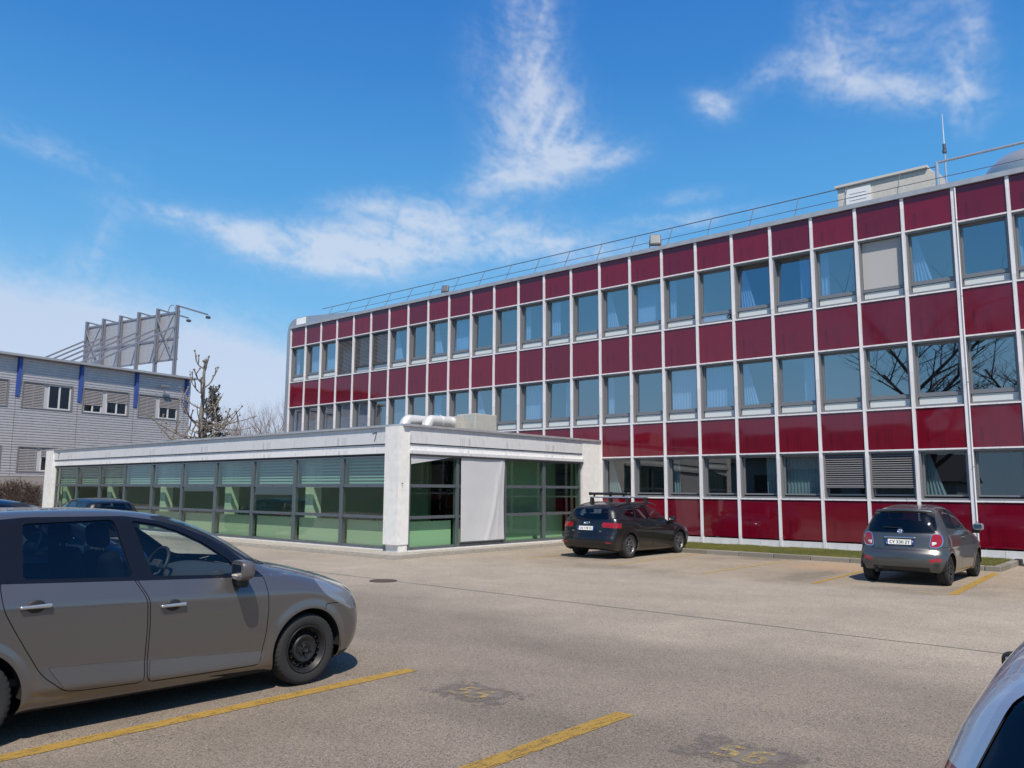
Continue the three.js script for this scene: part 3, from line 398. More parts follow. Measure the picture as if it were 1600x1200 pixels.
// ---------------------------------------------------------------- corrugated building on the left, with the back of a hoarding on its roof
const LB = { p: [-13.86, 0, -1.92], turn: THREE.MathUtils.degToRad(8.525) };
{
  const b = thing('corrugated_building', 'grey two storey building clad in horizontal corrugated metal with blue fins', 'building', LB.p, LB.turn);
  const CLAD = std(0.60, 0.575, 0.58, 0.5, 0.35, { map: SMUDGE }), BLUE = std(0.045, 0.09, 0.32, 0.55), FR = std(0.62, 0.62, 0.63, 0.5), SHUT = std(0.33, 0.305, 0.295, 0.6, 0.15), PN = glass(0.30, 0.36, 0.42, 2.4), SEAM = std(0.2, 0.19, 0.19, 0.6);
  // openings in (z, y): z runs along the face from the far right corner towards the viewer
  const open = [[7.58, 10.27, 6.0, 7.34], [4.19, 6.97, 6.0, 7.34], [0.80, 3.55, 6.0, 7.34], [11.0, 13.7, 6.0, 7.34], [7.9, 10.25, 2.6, 3.86], [4.2, 6.9, 2.6, 3.86], [11.1, 13.6, 2.6, 3.86], [0.8, 3.5, 2.6, 3.86]];
  const pitch = 0.142, ribs = (z0, z1, y0, y1) => { // corrugated strip at x = 0
    const P = [], I = []; const prof = []; for (let y = y0; y < y1 - 0.02; y += pitch) { const t = Math.min(pitch, y1 - y); prof.push([0.032, y + 0.002], [0.032, y + t * 0.55], [0.0, y + t * 0.68], [0.0, y + t * 0.9]); } prof.push([0.032, y1]);
    prof.forEach(([x, y], i) => { P.push(x, y, z0, x, y, z1); if (i) { const a = i * 2; I.push(a - 2, a, a - 1, a - 1, a, a + 1); } });
    const g = new THREE.BufferGeometry(); g.setAttribute('position', new THREE.Float32BufferAttribute(P, 3)); g.setIndex(I); const q = g.toNonIndexed(); q.computeVertexNormals(); return boxUV(q, 2);
  };
  const cuts = [0.02, 0.38, 3.83, 7.23, 10.58, 13.9, 17.2];
  for (let i = 0; i < cuts.length - 1; i++) {
    const z0 = cuts[i] + 0.012, z1 = cuts[i + 1] - 0.012, L = [], mine = open.filter((o) => o[0] < z1 && o[1] > z0), ys = [...new Set([2.32, 8.62, ...mine.flatMap((o) => [o[2], o[3]])])].sort((p, q) => p - q);
    for (let j = 0; j < ys.length - 1; j++) { let z = z0; for (const o of mine.filter((o) => o[2] <= ys[j] + 0.001 && o[3] >= ys[j + 1] - 0.001).sort((p, q) => p[0] - q[0])) { L.push(ribs(z, Math.max(o[0], z + 0.01), ys[j], ys[j + 1])); z = o[1]; } L.push(ribs(z, z1, ys[j], ys[j + 1])); }
    mesh('cladding_panel', merge(L), CLAD, b); if (i) block('joint', -0.01, 0.036, 2.32, 8.6, cuts[i] - 0.011, cuts[i] + 0.011, SEAM, b);
  }
  const fin = new THREE.Shape(); fin.moveTo(0, 8.6); fin.lineTo(0.11, 8.6); fin.lineTo(0.1, 8.2); fin.lineTo(0.03, 6.55); fin.lineTo(0, 6.55);
  for (const z of [0.30, 3.75, 7.15, 10.5, 13.8]) { mesh('fin', new THREE.ExtrudeGeometry(fin, { depth: 0.16, bevelEnabled: false }).translate(0.051, 0, z - 0.08), BLUE, b); block('fin_plate', 0.034, 0.05, 6.5, 8.6, z - 0.06, z + 0.13, BLUE, b); }
  const down = [[0.0, 0.0, 1, 1, 0.0], [1, 1, 0.67, 0.52, 0.5], [1, 1, 1, 0.5, 0.3], [1, 1, 1, 1, 0], [1, 1, 1, 1, 0], [1, 1, 1, 1, 0], [1, 1, 1, 1, 0], [1, 1, 1, 1, 0]];
  open.forEach(([z0, z1, y0, y1], i) => {
    const g = holder('window', b), w = z1 - z0, m0 = z0 + w * 0.49, m1 = z0 + w * 0.58; // fixed white panel between two lights
    const parts = []; const fr = (a, c) => { parts.push(bgeo(-0.06, 0.0, y0, y0 + 0.07, a, c), bgeo(-0.06, 0.0, y1 - 0.07, y1, a, c), bgeo(-0.06, 0.0, y0 + 0.07, y1 - 0.07, a, a + 0.07), bgeo(-0.06, 0.0, y0 + 0.07, y1 - 0.07, c - 0.07, c), bgeo(-0.058, 0.002, y0 + 0.07, y1 - 0.07, (a + c) / 2 - 0.04, (a + c) / 2 + 0.04)); };
    fr(z0 + 0.06, m0); fr(m1, z1 - 0.06); mesh('frame', merge(parts), FR, g);
    mesh('surround', merge([bgeo(-0.1, 0.06, y0 - 0.05, y0, z0 - 0.03, z1 + 0.03), bgeo(-0.1, 0.06, y1, y1 + 0.05, z0 - 0.03, z1 + 0.03), bgeo(-0.1, 0.06, y0, y1, z0 - 0.03, z0 + 0.04), bgeo(-0.1, 0.06, y0, y1, z1 - 0.04, z1 + 0.03)]), SEAM, g);
    block('centre_panel', -0.07, -0.02, y0, y1, m0 + 0.005, m1 - 0.005, std(0.5, 0.49, 0.49, 0.6), g);
    for (const [a, c] of [[z0 + 0.1, m0 - 0.03], [m1 + 0.03, z1 - 0.1]]) { const p = mesh('pane', new THREE.PlaneGeometry(c - a, y1 - y0 - 0.1).rotateY(Math.PI / 2), PN, g); p.position.set(-0.04, (y0 + y1) / 2, (a + c) / 2); }
    // outside shutters: the half nearer the viewer (larger z) first
    const sh = i === 0 ? [1, 0] : i === 1 ? [0.72, 0.52] : i === 2 ? [1, 0.52] : [1, i % 2 ? 1 : 0.4];
    [[m1, z1 - 0.04, sh[0]], [z0 + 0.04, m0, sh[1]]].forEach(([a, c, f]) => { if (!f) return; const n = Math.round((y1 - y0) * f / 0.085), L = []; for (let k = 0; k < n; k++) L.push(new THREE.BoxGeometry(0.012, 0.072, c - a - 0.02).rotateZ(0.5).translate(0.012, y1 - 0.03 - k * 0.085, (a + c) / 2)); tag(mesh('shutter', merge(L), SHUT, g), null, null, null, 'stuff'); });
  });
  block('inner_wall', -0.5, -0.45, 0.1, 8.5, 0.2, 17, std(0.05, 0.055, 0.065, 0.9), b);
  block('roof_edge', -0.3, 0.42, 8.64, 8.76, -0.25, 17.4, std(0.42, 0.42, 0.43, 0.5, 0.3), b); block('roof', -16, -0.3, 8.5, 8.7, -0.1, 17.3, std(0.3, 0.3, 0.3, 0.9), b);
  block('side_wall', -16, -0.02, 0, 8.5, -0.06, 0.01, CLAD, b); block('side_wall', -16, -0.02, 0, 8.5, 17.2, 17.3, CLAD, b); block('rear_wall', -16.1, -16, 0, 8.6, -0.06, 17.3, CLAD, b);
  block('base_wall', -0.06, 0.03, 0, 2.3, 0.02, 17.2, std(0.32, 0.29, 0.27, 0.9, 0, { bumpMap: GRAIN, bumpScale: 0.01 }), b);
  const wl = holder('wall_lamp', b); mesh('arm', bgeo(0.034, 0.3, 8.0, 8.05, 2.0, 2.05), SEAM, wl); mesh('head', new RoundedBoxGeometry(0.16, 0.12, 0.5, 2, 0.03).translate(0.32, 7.98, 2.0), SEAM, wl);

  // leafless climber over the base wall
  const r = rng(91), L = []; for (let i = 0; i < 4200; i++) { const z = 9.0 + r() * 8, y = r() * 1.95 * (0.9 + 0.15 * vnoise(z * 1.4, 3)), a = r() * 6.28, l = 0.12 + r() * 0.3; L.push(bar(V(0.08 + r() * 0.14, y, z), V(0.08 + r() * 0.2, y + Math.abs(Math.sin(a)) * l, z + Math.cos(a) * l), 0.012)); }
  const iv = tag(mesh('climber', merge(L), std(0.085, 0.055, 0.042, 0.95)), 'bare brown climber covering the foot of the corrugated building', 'climbing plant'); iv.position.set(...LB.p); iv.rotation.y = LB.turn;

  // hoarding, seen from behind
  const h = thing('hoarding', 'large rooftop hoarding seen from behind with steel posts and raking struts', 'hoarding', LB.p, LB.turn), ST = std(0.30, 0.30, 0.335, 0.5, 0.5), BK = std(0.46, 0.46, 0.485, 0.55, 0.3, { map: SMUDGE });
  const X = [-0.36, -2.4, -4.46, -6.52, -8.53, -10.56], zp = 1.0;
  for (const [i, x] of X.entries()) {
    mesh('post', merge([bgeo(x - 0.09, x + 0.09, 8.7, 13.4, zp - 0.1, zp - 0.08), bgeo(x - 0.09, x + 0.09, 8.7, 13.4, zp + 0.08, zp + 0.1), bgeo(x - 0.012, x + 0.012, 8.7, 13.4, zp - 0.08, zp + 0.08)]), ST, h);
    mesh('strut', bar(V(x, 12.0, zp + 0.1), V(x, 8.75, zp + 5.6), 0.13, 0.1), ST, h);
    const arm = holder('lamp_arm', h); mesh('arm', bar(V(x, 13.36, zp), V(x, 13.2, zp - 2.3), 0.08), ST, arm); mesh('spotlight', new RoundedBoxGeometry(0.22, 0.16, 0.26, 2, 0.03).translate(x, 13.02, zp - 2.32), DGREY, arm);
    if (i < 5) for (let q = 0; q < 4; q++) { const w = (X[i] - X[i + 1]) / 4; block('back_panel', x - (q + 1) * w + 0.008, x - q * w - 0.008, 9.95, 13.0, zp - 0.19, zp - 0.15, BK, h); }
  }
  for (const y of [13.0, 11.3, 9.9]) mesh('cross_rail', bgeo(X[5] - 0.1, X[0] + 0.1, y - 0.06, y + 0.06, zp - 0.148, zp - 0.102), ST, h);
  for (const [a, c] of [[0, 1], [4, 5]]) { mesh('brace', bar(V(X[a], 9.9, zp + 0.13), V(X[c], 12.9, zp + 0.13), 0.05), ST, h); mesh('brace', bar(V(X[c], 9.9, zp + 0.17), V(X[a], 12.9, zp + 0.17), 0.05), ST, h); }
  mesh('base_beam', bgeo(X[5] - 0.3, X[0] + 0.3, 8.7, 8.86, zp - 0.08, zp + 0.08), ST, h); mesh('top_loop', new THREE.TorusGeometry(0.32, 0.025, 6, 20, 3.4).translate(X[0] - 0.6, 13.15, zp), ST, h);
}

// ---------------------------------------------------------------- trees
const BARK = std(0.15, 0.125, 0.105, 0.95, 0, { bumpMap: rep(GRAIN, 2, 6), bumpScale: 0.01 }), BARKD = std(0.075, 0.062, 0.052, 0.95);
function limb(L, pts, r0, r1, seg = 6) { for (let i = 0; i < pts.length - 1; i++) { const a = i / (pts.length - 1), b = (i + 1) / (pts.length - 1); const g = rod(pts[i], pts[i + 1], lerp(r0, r1, a), lerp(r0, r1, b), seg); L.push(g); } }
function bareTree(root, r, h, o = {}) { // trunk, then limbs forking into twigs; returns crown pieces
  const T = [], C = [], spread = o.spread ?? 0.55, depth = o.depth ?? 5;
  const grow = (p, d, len, rad, lev) => {
    const n = lev === 0 ? 5 : 3, pts = [p.clone()]; let q = p.clone(), dir = d.clone();
    for (let i = 0; i < n; i++) { dir.add(V((r() - 0.5) * 0.28, 0.09 * (o.up ?? 1), (r() - 0.5) * 0.28)).normalize(); q = q.clone().addScaledVector(dir, len / n); pts.push(q); }
    limb(lev === 0 ? T : C, pts, rad, rad * (lev === 0 ? 0.62 : 0.58), lev < 2 ? 8 : lev < 4 ? 5 : 3);
    if (lev >= depth) return;
    const kids = lev === 0 ? (o.first ?? 7) : lev < 3 ? 4 : 3;
    for (let i = 0; i < kids; i++) {
      const t = lev === 0 ? 0.42 + 0.58 * (i + r() * 0.6) / kids : 0.3 + 0.7 * (i + r()) / kids, k = Math.min(n - 1, Math.floor(t * n)), at0 = pts[k].clone().lerp(pts[k + 1], t * n - k), ang = i * 2.4 + r() * 1.2, ax = V(Math.cos(ang), 0, Math.sin(ang));
      const nd = dir.clone().multiplyScalar(i === kids - 1 && lev > 0 ? 1.2 : 0.62).addScaledVector(ax, spread * (0.8 + 0.5 * r())).add(V(0, 0.12 * r(), 0)).normalize();
      grow(at0, nd, len * (lev === 0 ? 0.52 : 0.66) * (0.75 + 0.4 * r()), rad * (lev === 0 ? 0.42 : 0.55) * (1 - 0.3 * t), lev + 1);
    }
  };
  grow(V(0, -0.05, 0), V(0, 1, 0), h * 0.5, h * (o.thick ?? 0.022), 0);
  mesh('trunk', merge(T), o.bark || BARK, root); mesh('crown', merge(C), o.bark || BARK, root);
}
{ // lopped tree with knobbly up-curved branches, seen over the annex roof
  const t = thing('lopped_tree', 'leafless lopped tree with knobbly branches before the corrugated building', 'tree', [-8.0, 0, 0.45]), r = rng(7), T = [], C = [], K = [];
  const trunk = []; for (let i = 0; i <= 12; i++) trunk.push(V(0.05 * Math.sin(i * 1.3) + i * 0.022, i * 0.74, 0.05 * Math.cos(i * 1.7))); limb(T, trunk, 0.2, 0.065, 10);
  const knob = (p, s) => { const g = new THREE.IcosahedronGeometry(s, 1), q = g.attributes.position; for (let i = 0; i < q.count; i++) { const f = 0.8 + 0.4 * h2(Math.round(q.getX(i) * 90) + 500, Math.round(q.getY(i) * 90 + q.getZ(i) * 70) + 500); q.setXYZ(i, q.getX(i) * f, q.getY(i) * f, q.getZ(i) * f); } g.computeVertexNormals(); K.push(g.translate(p.x, p.y, p.z)); };
  knob(V(0.27, 8.95, 0), 0.13);
  const spec = []; for (let i = 0; i < 15; i++) spec.push([4.5 + i * 0.29, i * 2.39 + r(), lerp(2.5, 0.75, i / 14) * (0.8 + 0.4 * r()), lerp(0.3, 0.9, i / 14)]);
  for (let i = 0; i < 18; i++) spec.push([3.4 + r() * 1.9, i * 2.2 + r(), 2.4 + 1.4 * r(), -0.05 + 0.35 * r()]);
  for (const [y, a, len, up] of spec) {
    const pts = [V(0.1, y, 0)]; let p = pts[0].clone(), el = up * 0.35; const n = 7; for (let i = 0; i < n; i++) { el += 0.13 * (up + 0.35) + (r() - 0.5) * 0.22; const aa = a + (r() - 0.5) * 0.45; p = p.clone().add(V(Math.cos(aa) * Math.cos(el), Math.sin(el), Math.sin(aa) * Math.cos(el)).multiplyScalar(len / n)); pts.push(p); }
    limb(C, pts, 0.048, 0.02, 7); knob(p, 0.05); for (let q = 0; q < 2; q++) { const b = pts[3 + q * 2], d = V((r() - 0.5), 0.5 + 0.5 * r(), (r() - 0.5)).normalize().multiplyScalar(0.35 + 0.35 * r()), e = b.clone().add(d); limb(C, [b, b.clone().addScaledVector(d, 0.5).add(V(0.03, 0.02, 0)), e], 0.045, 0.028, 6); knob(e, 0.06); }
    for (let q = 0; q < 3; q++) { const e = p.clone().add(V((r() - 0.5) * 0.4, 0.3 * r(), (r() - 0.5) * 0.4)); limb(C, [p, e], 0.012, 0.005, 4); }
  }
  const M = std(0.24, 0.205, 0.17, 0.95, 0, { bumpMap: rep(GRAIN, 2, 6), bumpScale: 0.012 }); mesh('trunk', merge(T), M, t); mesh('branches', merge(C), M, t); mesh('knobs', merge(K.map((g) => { const q = g.index ? g.toNonIndexed() : g; return q; })), M, t);
}
{ // dark thin spruce behind it
  const t = thing('spruce', 'dark thin spruce rising behind the lopped tree', 'tree', [-22, 0, -8]), r = rng(17), L = [], N = [];
  limb(L, [V(0, 0, 0), V(0.05, 4, 0), V(0, 9.6, 0)], 0.2, 0.03, 8);
  for (let i = 0; i < 100; i++) { const y = 2.2 + (i / 100) * 7.2, len = lerp(3.0, 0.35, Math.pow((y - 2.2) / 7.2, 0.8)) * (0.6 + 0.6 * r()), a = i * 2.4 + r() * 0.5; const tip = V(Math.cos(a) * len, y - 0.22 * len + 0.25, Math.sin(a) * len), mid = V(Math.cos(a) * len * 0.55, y - 0.2 * len, Math.sin(a) * len * 0.55); limb(L, [V(0, y, 0), mid, tip], 0.028, 0.008, 4); const k = Math.round(5 + len * 7); for (let j = 0; j < k; j++) { const u = 0.25 + 0.75 * r(), p = u < 0.55 ? V(0, y, 0).lerp(mid, u / 0.55) : mid.clone().lerp(tip, (u - 0.55) / 0.45); const s = 0.09 + 0.09 * r(), g = new THREE.ConeGeometry(s * 0.45, s * 2.6, 4, 1); g.rotateX((r() - 0.5) * 1.6 + 2.2); g.rotateY(r() * 6.28); N.push(g.translate(p.x + (r() - 0.5) * 0.22, p.y - 0.08 * r(), p.z + (r() - 0.5) * 0.22)); } }
  mesh('trunk', merge(L), BARKD, t); mesh('foliage', merge(N), std(0.085, 0.083, 0.075, 0.95), t);
}
{ // thin bare trees beyond, between the two buildings
  const B = std(0.20, 0.155, 0.135, 0.95);
  const spots = [[-30.5, -14.3, 8.8, 3, 'fine twiggy bare tree beyond the roof, nearest the lopped tree'], [-34, -18.8, 11.3, 4, 'fine twiggy bare tree in the middle of the gap between the buildings'], [-37.7, -23.3, 12.6, 5, 'fine twiggy bare tree close to the end of the red building'], [-45.5, -25, 10, 6, 'shorter twiggy bare tree deep in the gap between the buildings'], [-25.7, -10.8, 7.6, 8, 'low twiggy bare tree to the right of the spruce']];
  for (const [x, z, h, s, label] of spots) { const t = thing('bare_tree', label, 'tree', [x, 0, z], s, 'bare trees between the buildings'); bareTree(t, rng(100 + s), h, { bark: B, depth: 5, spread: 0.5, up: 1.5, thick: 0.017, first: 9 }); }
  const r = rng(55), N = []; for (let i = 0; i < 2600; i++) { const a = r() * 6.28, q = Math.pow(r(), 0.6), x = Math.cos(a) * q * 9, z = Math.sin(a) * q * 3.5, y = r() * 4.6 * (0.6 + 0.5 * vnoise(x * 0.5, z * 0.5 + 9)); const s = 0.14 + 0.16 * r(), g = new THREE.IcosahedronGeometry(s, 0); g.scale(1, 0.5, 1); g.rotateX(r() * 3); N.push(g.translate(x, y, z)); }
  const hb = tag(mesh('hedge', merge(N), std(0.045, 0.055, 0.035, 0.95)), 'dark evergreen hedge low between the two buildings', 'hedge'); hb.position.set(-41, 0, -25); hb.rotation.y = 0.7;
}
{ // what stands across the car park behind the viewer and shows in the glass
  structure('lawn', boxUV(new THREE.PlaneGeometry(130, 26).rotateX(-Math.PI / 2).translate(0, 0.01, 44.6), 2), std(0.075, 0.12, 0.03, 0.95, 0, { map: GRAIN }), 'green lawn across the car park, mirrored in the glass');
  const T = [[19.5, 38.5, 22, 1, 'large spreading bare tree mirrored in the right hand windows'], [26, 42, 17, 2, 'second bare tree behind the car park mirrored in the windows'], [3.5, 36, 8.5, 3, 'young bare tree mirrored in the annex glass'], [-9, 38, 9, 9, 'bare tree at the far left mirrored in the annex glass']];
  for (const [x, z, h, s, label] of T) { const t = thing('bare_tree', label, 'tree', [x, 0, z], s * 0.7, 'bare trees behind the car park'); bareTree(t, rng(300 + s), h, { bark: BARKD, depth: 5, spread: 0.85, up: 0.6, thick: 0.021, first: 9 }); }
  const h = thing('workshop', 'low grey workshop with a dark pitched roof across the car park', 'workshop', [-6, 0, 62]);
  mesh('wall', boxUV(bgeo(-34, 22, 0, 5.2, 0, 14)), std(0.45, 0.45, 0.46, 0.8, 0, { map: SMUDGE }), h); const s = new THREE.Shape(); s.moveTo(-1, 5.2); s.lineTo(7, 8.4); s.lineTo(15, 5.2); mesh('roof', new THREE.ExtrudeGeometry(s, { depth: 57, bevelEnabled: false }).rotateY(-Math.PI / 2).translate(22.5, 0.02, 0), std(0.055, 0.055, 0.06, 0.7), h);
  for (let i = 0; i < 12; i++) block('window', -32 + i * 4.5, -29.5 + i * 4.5, 1.4, 3.4, -0.04, 0.01, std(0.03, 0.04, 0.05, 0.2), h);
}

// ---------------------------------------------------------------- cars: body surfaces from side outline, plan and section curves
function curve(pts, n = 6, closed = true) { // centripetal Catmull-Rom through [a, b] pairs; a third value > 0 keeps a corner sharp
  const c = new THREE.CatmullRomCurve3(pts.map((p) => V(p[0], p[1], 0)), closed, 'centripetal');
  return c.getPoints(pts.length * n).slice(0, closed ? -1 : undefined).map((p) => [p.x, p.y]);
}
function polySdf(poly) {
  const n = poly.length, ax = new Float64Array(n), ay = new Float64Array(n), ex = new Float64Array(n), ey = new Float64Array(n), il = new Float64Array(n), by = new Float64Array(n);
  for (let i = 0; i < n; i++) { const a = poly[i], b = poly[(i + 1) % n]; ax[i] = a[0]; ay[i] = a[1]; ex[i] = b[0] - a[0]; ey[i] = b[1] - a[1]; by[i] = b[1]; il[i] = 1 / (ex[i] * ex[i] + ey[i] * ey[i] + 1e-18); }
  return (x, y) => {
    let d = 1e9, inside = false;
    for (let i = 0; i < n; i++) {
      const px = x - ax[i], py = y - ay[i]; let t = (px * ex[i] + py * ey[i]) * il[i]; t = t < 0 ? 0 : t > 1 ? 1 : t;
      const qx = px - ex[i] * t, qy = py - ey[i] * t, q = qx * qx + qy * qy; if (q < d) d = q;
      if ((ay[i] > y) !== (by[i] > y) && px < ex[i] * (y - ay[i]) / ey[i]) inside = !inside;
    }
    return inside ? -Math.sqrt(d) : Math.sqrt(d);
  };
}
function roundedPath(pts, r, n = 5) { // polygon with its corners rounded by radius r (a point's third value overrides r)
  const out = [];
  pts.forEach((p, i) => {
    const a = pts[(i + pts.length - 1) % pts.length], b = pts[(i + 1) % pts.length], R0 = p[2] ?? r;
    const la = Math.hypot(a[0] - p[0], a[1] - p[1]), lb = Math.hypot(b[0] - p[0], b[1] - p[1]), k = Math.min(R0, la * 0.45, lb * 0.45);
    const q0 = [p[0] + (a[0] - p[0]) / la * k, p[1] + (a[1] - p[1]) / la * k], q1 = [p[0] + (b[0] - p[0]) / lb * k, p[1] + (b[1] - p[1]) / lb * k];
    for (let j = 0; j <= n; j++) { const t = j / n; out.push([(1 - t) * (1 - t) * q0[0] + 2 * t * (1 - t) * p[0] + t * t * q1[0], (1 - t) * (1 - t) * q0[1] + 2 * t * (1 - t) * p[1] + t * t * q1[1]]); }
  });
  return out;
}
const smax = (a, b, k) => { const h = Math.max(k - Math.abs(a - b), 0) / k; return Math.max(a, b) + h * h * k * 0.25; };
function table(t) { return (x) => { if (x <= t[0][0]) return t[0][1]; for (let i = 1; i < t.length; i++) if (x <= t[i][0]) { const u = (x - t[i - 1][0]) / (t[i][0] - t[i - 1][0]); const p0 = t[Math.max(i - 2, 0)], p1 = t[i - 1], p2 = t[i], p3 = t[Math.min(i + 1, t.length - 1)], d = p2[0] - p1[0]; const m1 = i > 1 ? (p2[1] - p0[1]) / (p2[0] - p0[0]) * d : p2[1] - p1[1], m2 = i < t.length - 1 ? (p3[1] - p1[1]) / (p3[0] - p1[0]) * d : p2[1] - p1[1]; const u2 = u * u, u3 = u2 * u; return (2 * u3 - 3 * u2 + 1) * p1[1] + (u3 - 2 * u2 + u) * m1 + (-2 * u3 + 3 * u2) * p2[1] + (u3 - u2) * m2; } return t[t.length - 1][1]; }; }

function surfaceNets(f, lo, hi, h) { // symmetric in x
  const nx2 = Math.ceil(hi[0] / h), nx = nx2 * 2 + 1, ny = Math.ceil((hi[1] - lo[1]) / h) + 1, nz = Math.ceil((hi[2] - lo[2]) / h) + 1;
  const F = new Float32Array(nx * ny * nz), id = (i, j, k) => (i * ny + j) * nz + k;
  const B = 4; // blocks of nodes far from the surface take one value
  for (let I = nx2; I < nx; I += B) for (let J = 0; J < ny; J += B) for (let K = 0; K < nz; K += B) {
    const c = f((I - nx2 + 1.5) * h, lo[1] + (J + 1.5) * h, lo[2] + (K + 1.5) * h), far = Math.abs(c) > h * 6.5;
    for (let i = I; i < Math.min(I + B, nx); i++) for (let j = J; j < Math.min(J + B, ny); j++) for (let k = K; k < Math.min(K + B, nz); k++) { const v = far ? c : f((i - nx2) * h, lo[1] + j * h, lo[2] + k * h); F[id(i, j, k)] = v; F[id(2 * nx2 - i, j, k)] = v; }
  }
  const cell = new Int32Array(nx * ny * nz).fill(-1), P = [];
  const C = [[0, 0, 0], [0, 0, 1], [0, 1, 0], [0, 1, 1], [1, 0, 0], [1, 0, 1], [1, 1, 0], [1, 1, 1]], E = [[0, 1], [2, 3], [4, 5], [6, 7], [0, 2], [1, 3], [4, 6], [5, 7], [0, 4], [1, 5], [2, 6], [3, 7]];
  for (let i = 0; i < nx - 1; i++) for (let j = 0; j < ny - 1; j++) for (let k = 0; k < nz - 1; k++) {
    let m = 0; const v = []; for (let c = 0; c < 8; c++) { v[c] = F[id(i + C[c][0], j + C[c][1], k + C[c][2])]; if (v[c] < 0) m |= 1 << c; }
    if (m === 0 || m === 255) continue;
    let x = 0, y = 0, z = 0, n = 0;
    for (const [a, b] of E) if ((v[a] < 0) !== (v[b] < 0)) { const t = v[a] / (v[a] - v[b]); x += C[a][0] + (C[b][0] - C[a][0]) * t; y += C[a][1] + (C[b][1] - C[a][1]) * t; z += C[a][2] + (C[b][2] - C[a][2]) * t; n++; }
    cell[id(i, j, k)] = P.length; P.push([(i - nx2 + x / n) * h, lo[1] + (j + y / n) * h, lo[2] + (k + z / n) * h]);
  }
  const T = [], quad = (a, b, c, d) => { if (a < 0 || b < 0 || c < 0 || d < 0) return; T.push([a, b, c], [a, c, d]); };
  for (let i = 1; i < nx - 1; i++) for (let j = 1; j < ny - 1; j++) for (let k = 1; k < nz - 1; k++) {
    const s = F[id(i, j, k)] < 0;
    if (s !== (F[id(i + 1, j, k)] < 0)) quad(cell[id(i, j - 1, k - 1)], cell[id(i, j, k - 1)], cell[id(i, j, k)], cell[id(i, j - 1, k)]);
    if (s !== (F[id(i, j + 1, k)] < 0)) quad(cell[id(i - 1, j, k - 1)], cell[id(i, j, k - 1)], cell[id(i, j, k)], cell[id(i - 1, j, k)]);
    if (s !== (F[id(i, j, k + 1)] < 0)) quad(cell[id(i - 1, j - 1, k)], cell[id(i, j - 1, k)], cell[id(i, j, k)], cell[id(i - 1, j, k)]);
  }
  const N = [], e = 1e-3, E2 = 0.012;
  for (const p of P) {
    for (let it = 0; it < 2; it++) {
      const v = f(Math.abs(p[0]), p[1], p[2]), gx = (f(Math.abs(p[0] + e), p[1], p[2]) - v) / e, gy = (f(Math.abs(p[0]), p[1] + e, p[2]) - v) / e, gz = (f(Math.abs(p[0]), p[1], p[2] + e) - v) / e, g2 = gx * gx + gy * gy + gz * gz + 1e-9;
      const k = clamp(v / g2, -h * 0.4, h * 0.4); p[0] -= gx * k; p[1] -= gy * k; p[2] -= gz * k;
    }
    const q = (a, b, c) => f(Math.abs(a), b, c), g = [q(p[0] + E2, p[1], p[2]) - q(p[0] - E2, p[1], p[2]), q(p[0], p[1] + E2, p[2]) - q(p[0], p[1] - E2, p[2]), q(p[0], p[1], p[2] + E2) - q(p[0], p[1], p[2] - E2)], L = Math.hypot(...g) || 1;
    N.push([g[0] / L, g[1] / L, g[2] / L]);
  }
  const soup = new Float32Array(T.length * 18); let o = 0;
  for (const t of T) {
    let [a, b, c] = t; const A = P[a], B = P[b], D = P[c], n = N[a];
    const cx = (B[1] - A[1]) * (D[2] - A[2]) - (B[2] - A[2]) * (D[1] - A[1]), cy = (B[2] - A[2]) * (D[0] - A[0]) - (B[0] - A[0]) * (D[2] - A[2]), cz = (B[0] - A[0]) * (D[1] - A[1]) - (B[1] - A[1]) * (D[0] - A[0]);
    if (cx * (n[0] + N[b][0] + N[c][0]) + cy * (n[1] + N[b][1] + N[c][1]) + cz * (n[2] + N[b][2] + N[c][2]) < 0) [b, c] = [c, b];
    for (const k of [a, b, c]) { soup.set(P[k], o); soup.set(N[k], o + 3); o += 6; }
  }
  return soup;
}
function split(soup, fn) { // soup: 6 floats a vertex; fn(x, y, s, nx, ny, ns) with s = -z; negative is inside
  const bufs = [new Float32Array(Math.ceil(soup.length * 1.25) + 36000), new Float32Array(Math.ceil(soup.length * 1.25) + 36000)], len = [0, 0], d = [0, 0, 0], T = [[], [], []];
  const put = (w, ...vs) => { for (const v of vs) { bufs[w].set(v, len[w]); len[w] += 6; } };
  for (let o = 0; o < soup.length; o += 18) {
    for (let k = 0; k < 3; k++) { const q = o + k * 6; d[k] = fn(soup[q], soup[q + 1], -soup[q + 2], soup[q + 3], soup[q + 4], -soup[q + 5]); if (d[k] === 0) d[k] = 1e-9; }
    const m = (d[0] < 0) + (d[1] < 0) + (d[2] < 0);
    if (m === 3 || m === 0) { const w = m ? 0 : 1, B = bufs[w]; let l = len[w]; for (let q = 0; q < 18; q++) B[l + q] = soup[o + q]; len[w] = l + 18; continue; }
    for (let k = 0; k < 3; k++) T[k] = soup.subarray ? soup.subarray(o + k * 6, o + k * 6 + 6) : soup.slice(o + k * 6, o + k * 6 + 6);
    const lone = m === 1 ? d.findIndex((v) => v < 0) : d.findIndex((v) => v >= 0), a = lone, b = (lone + 1) % 3, c = (lone + 2) % 3;
    const mix = (i, j) => { const t = d[i] / (d[i] - d[j]), r = []; for (let q = 0; q < 6; q++) r[q] = T[i][q] + (T[j][q] - T[i][q]) * t; return r; };
    const ab = mix(a, b), ac = mix(a, c), one = m === 1 ? 0 : 1, two = 1 - one;
    put(one, T[a], ab, ac); put(two, ab, T[b], T[c], ab, T[c], ac);
  }
  return [bufs[0].slice(0, len[0]), bufs[1].slice(0, len[1])];
}
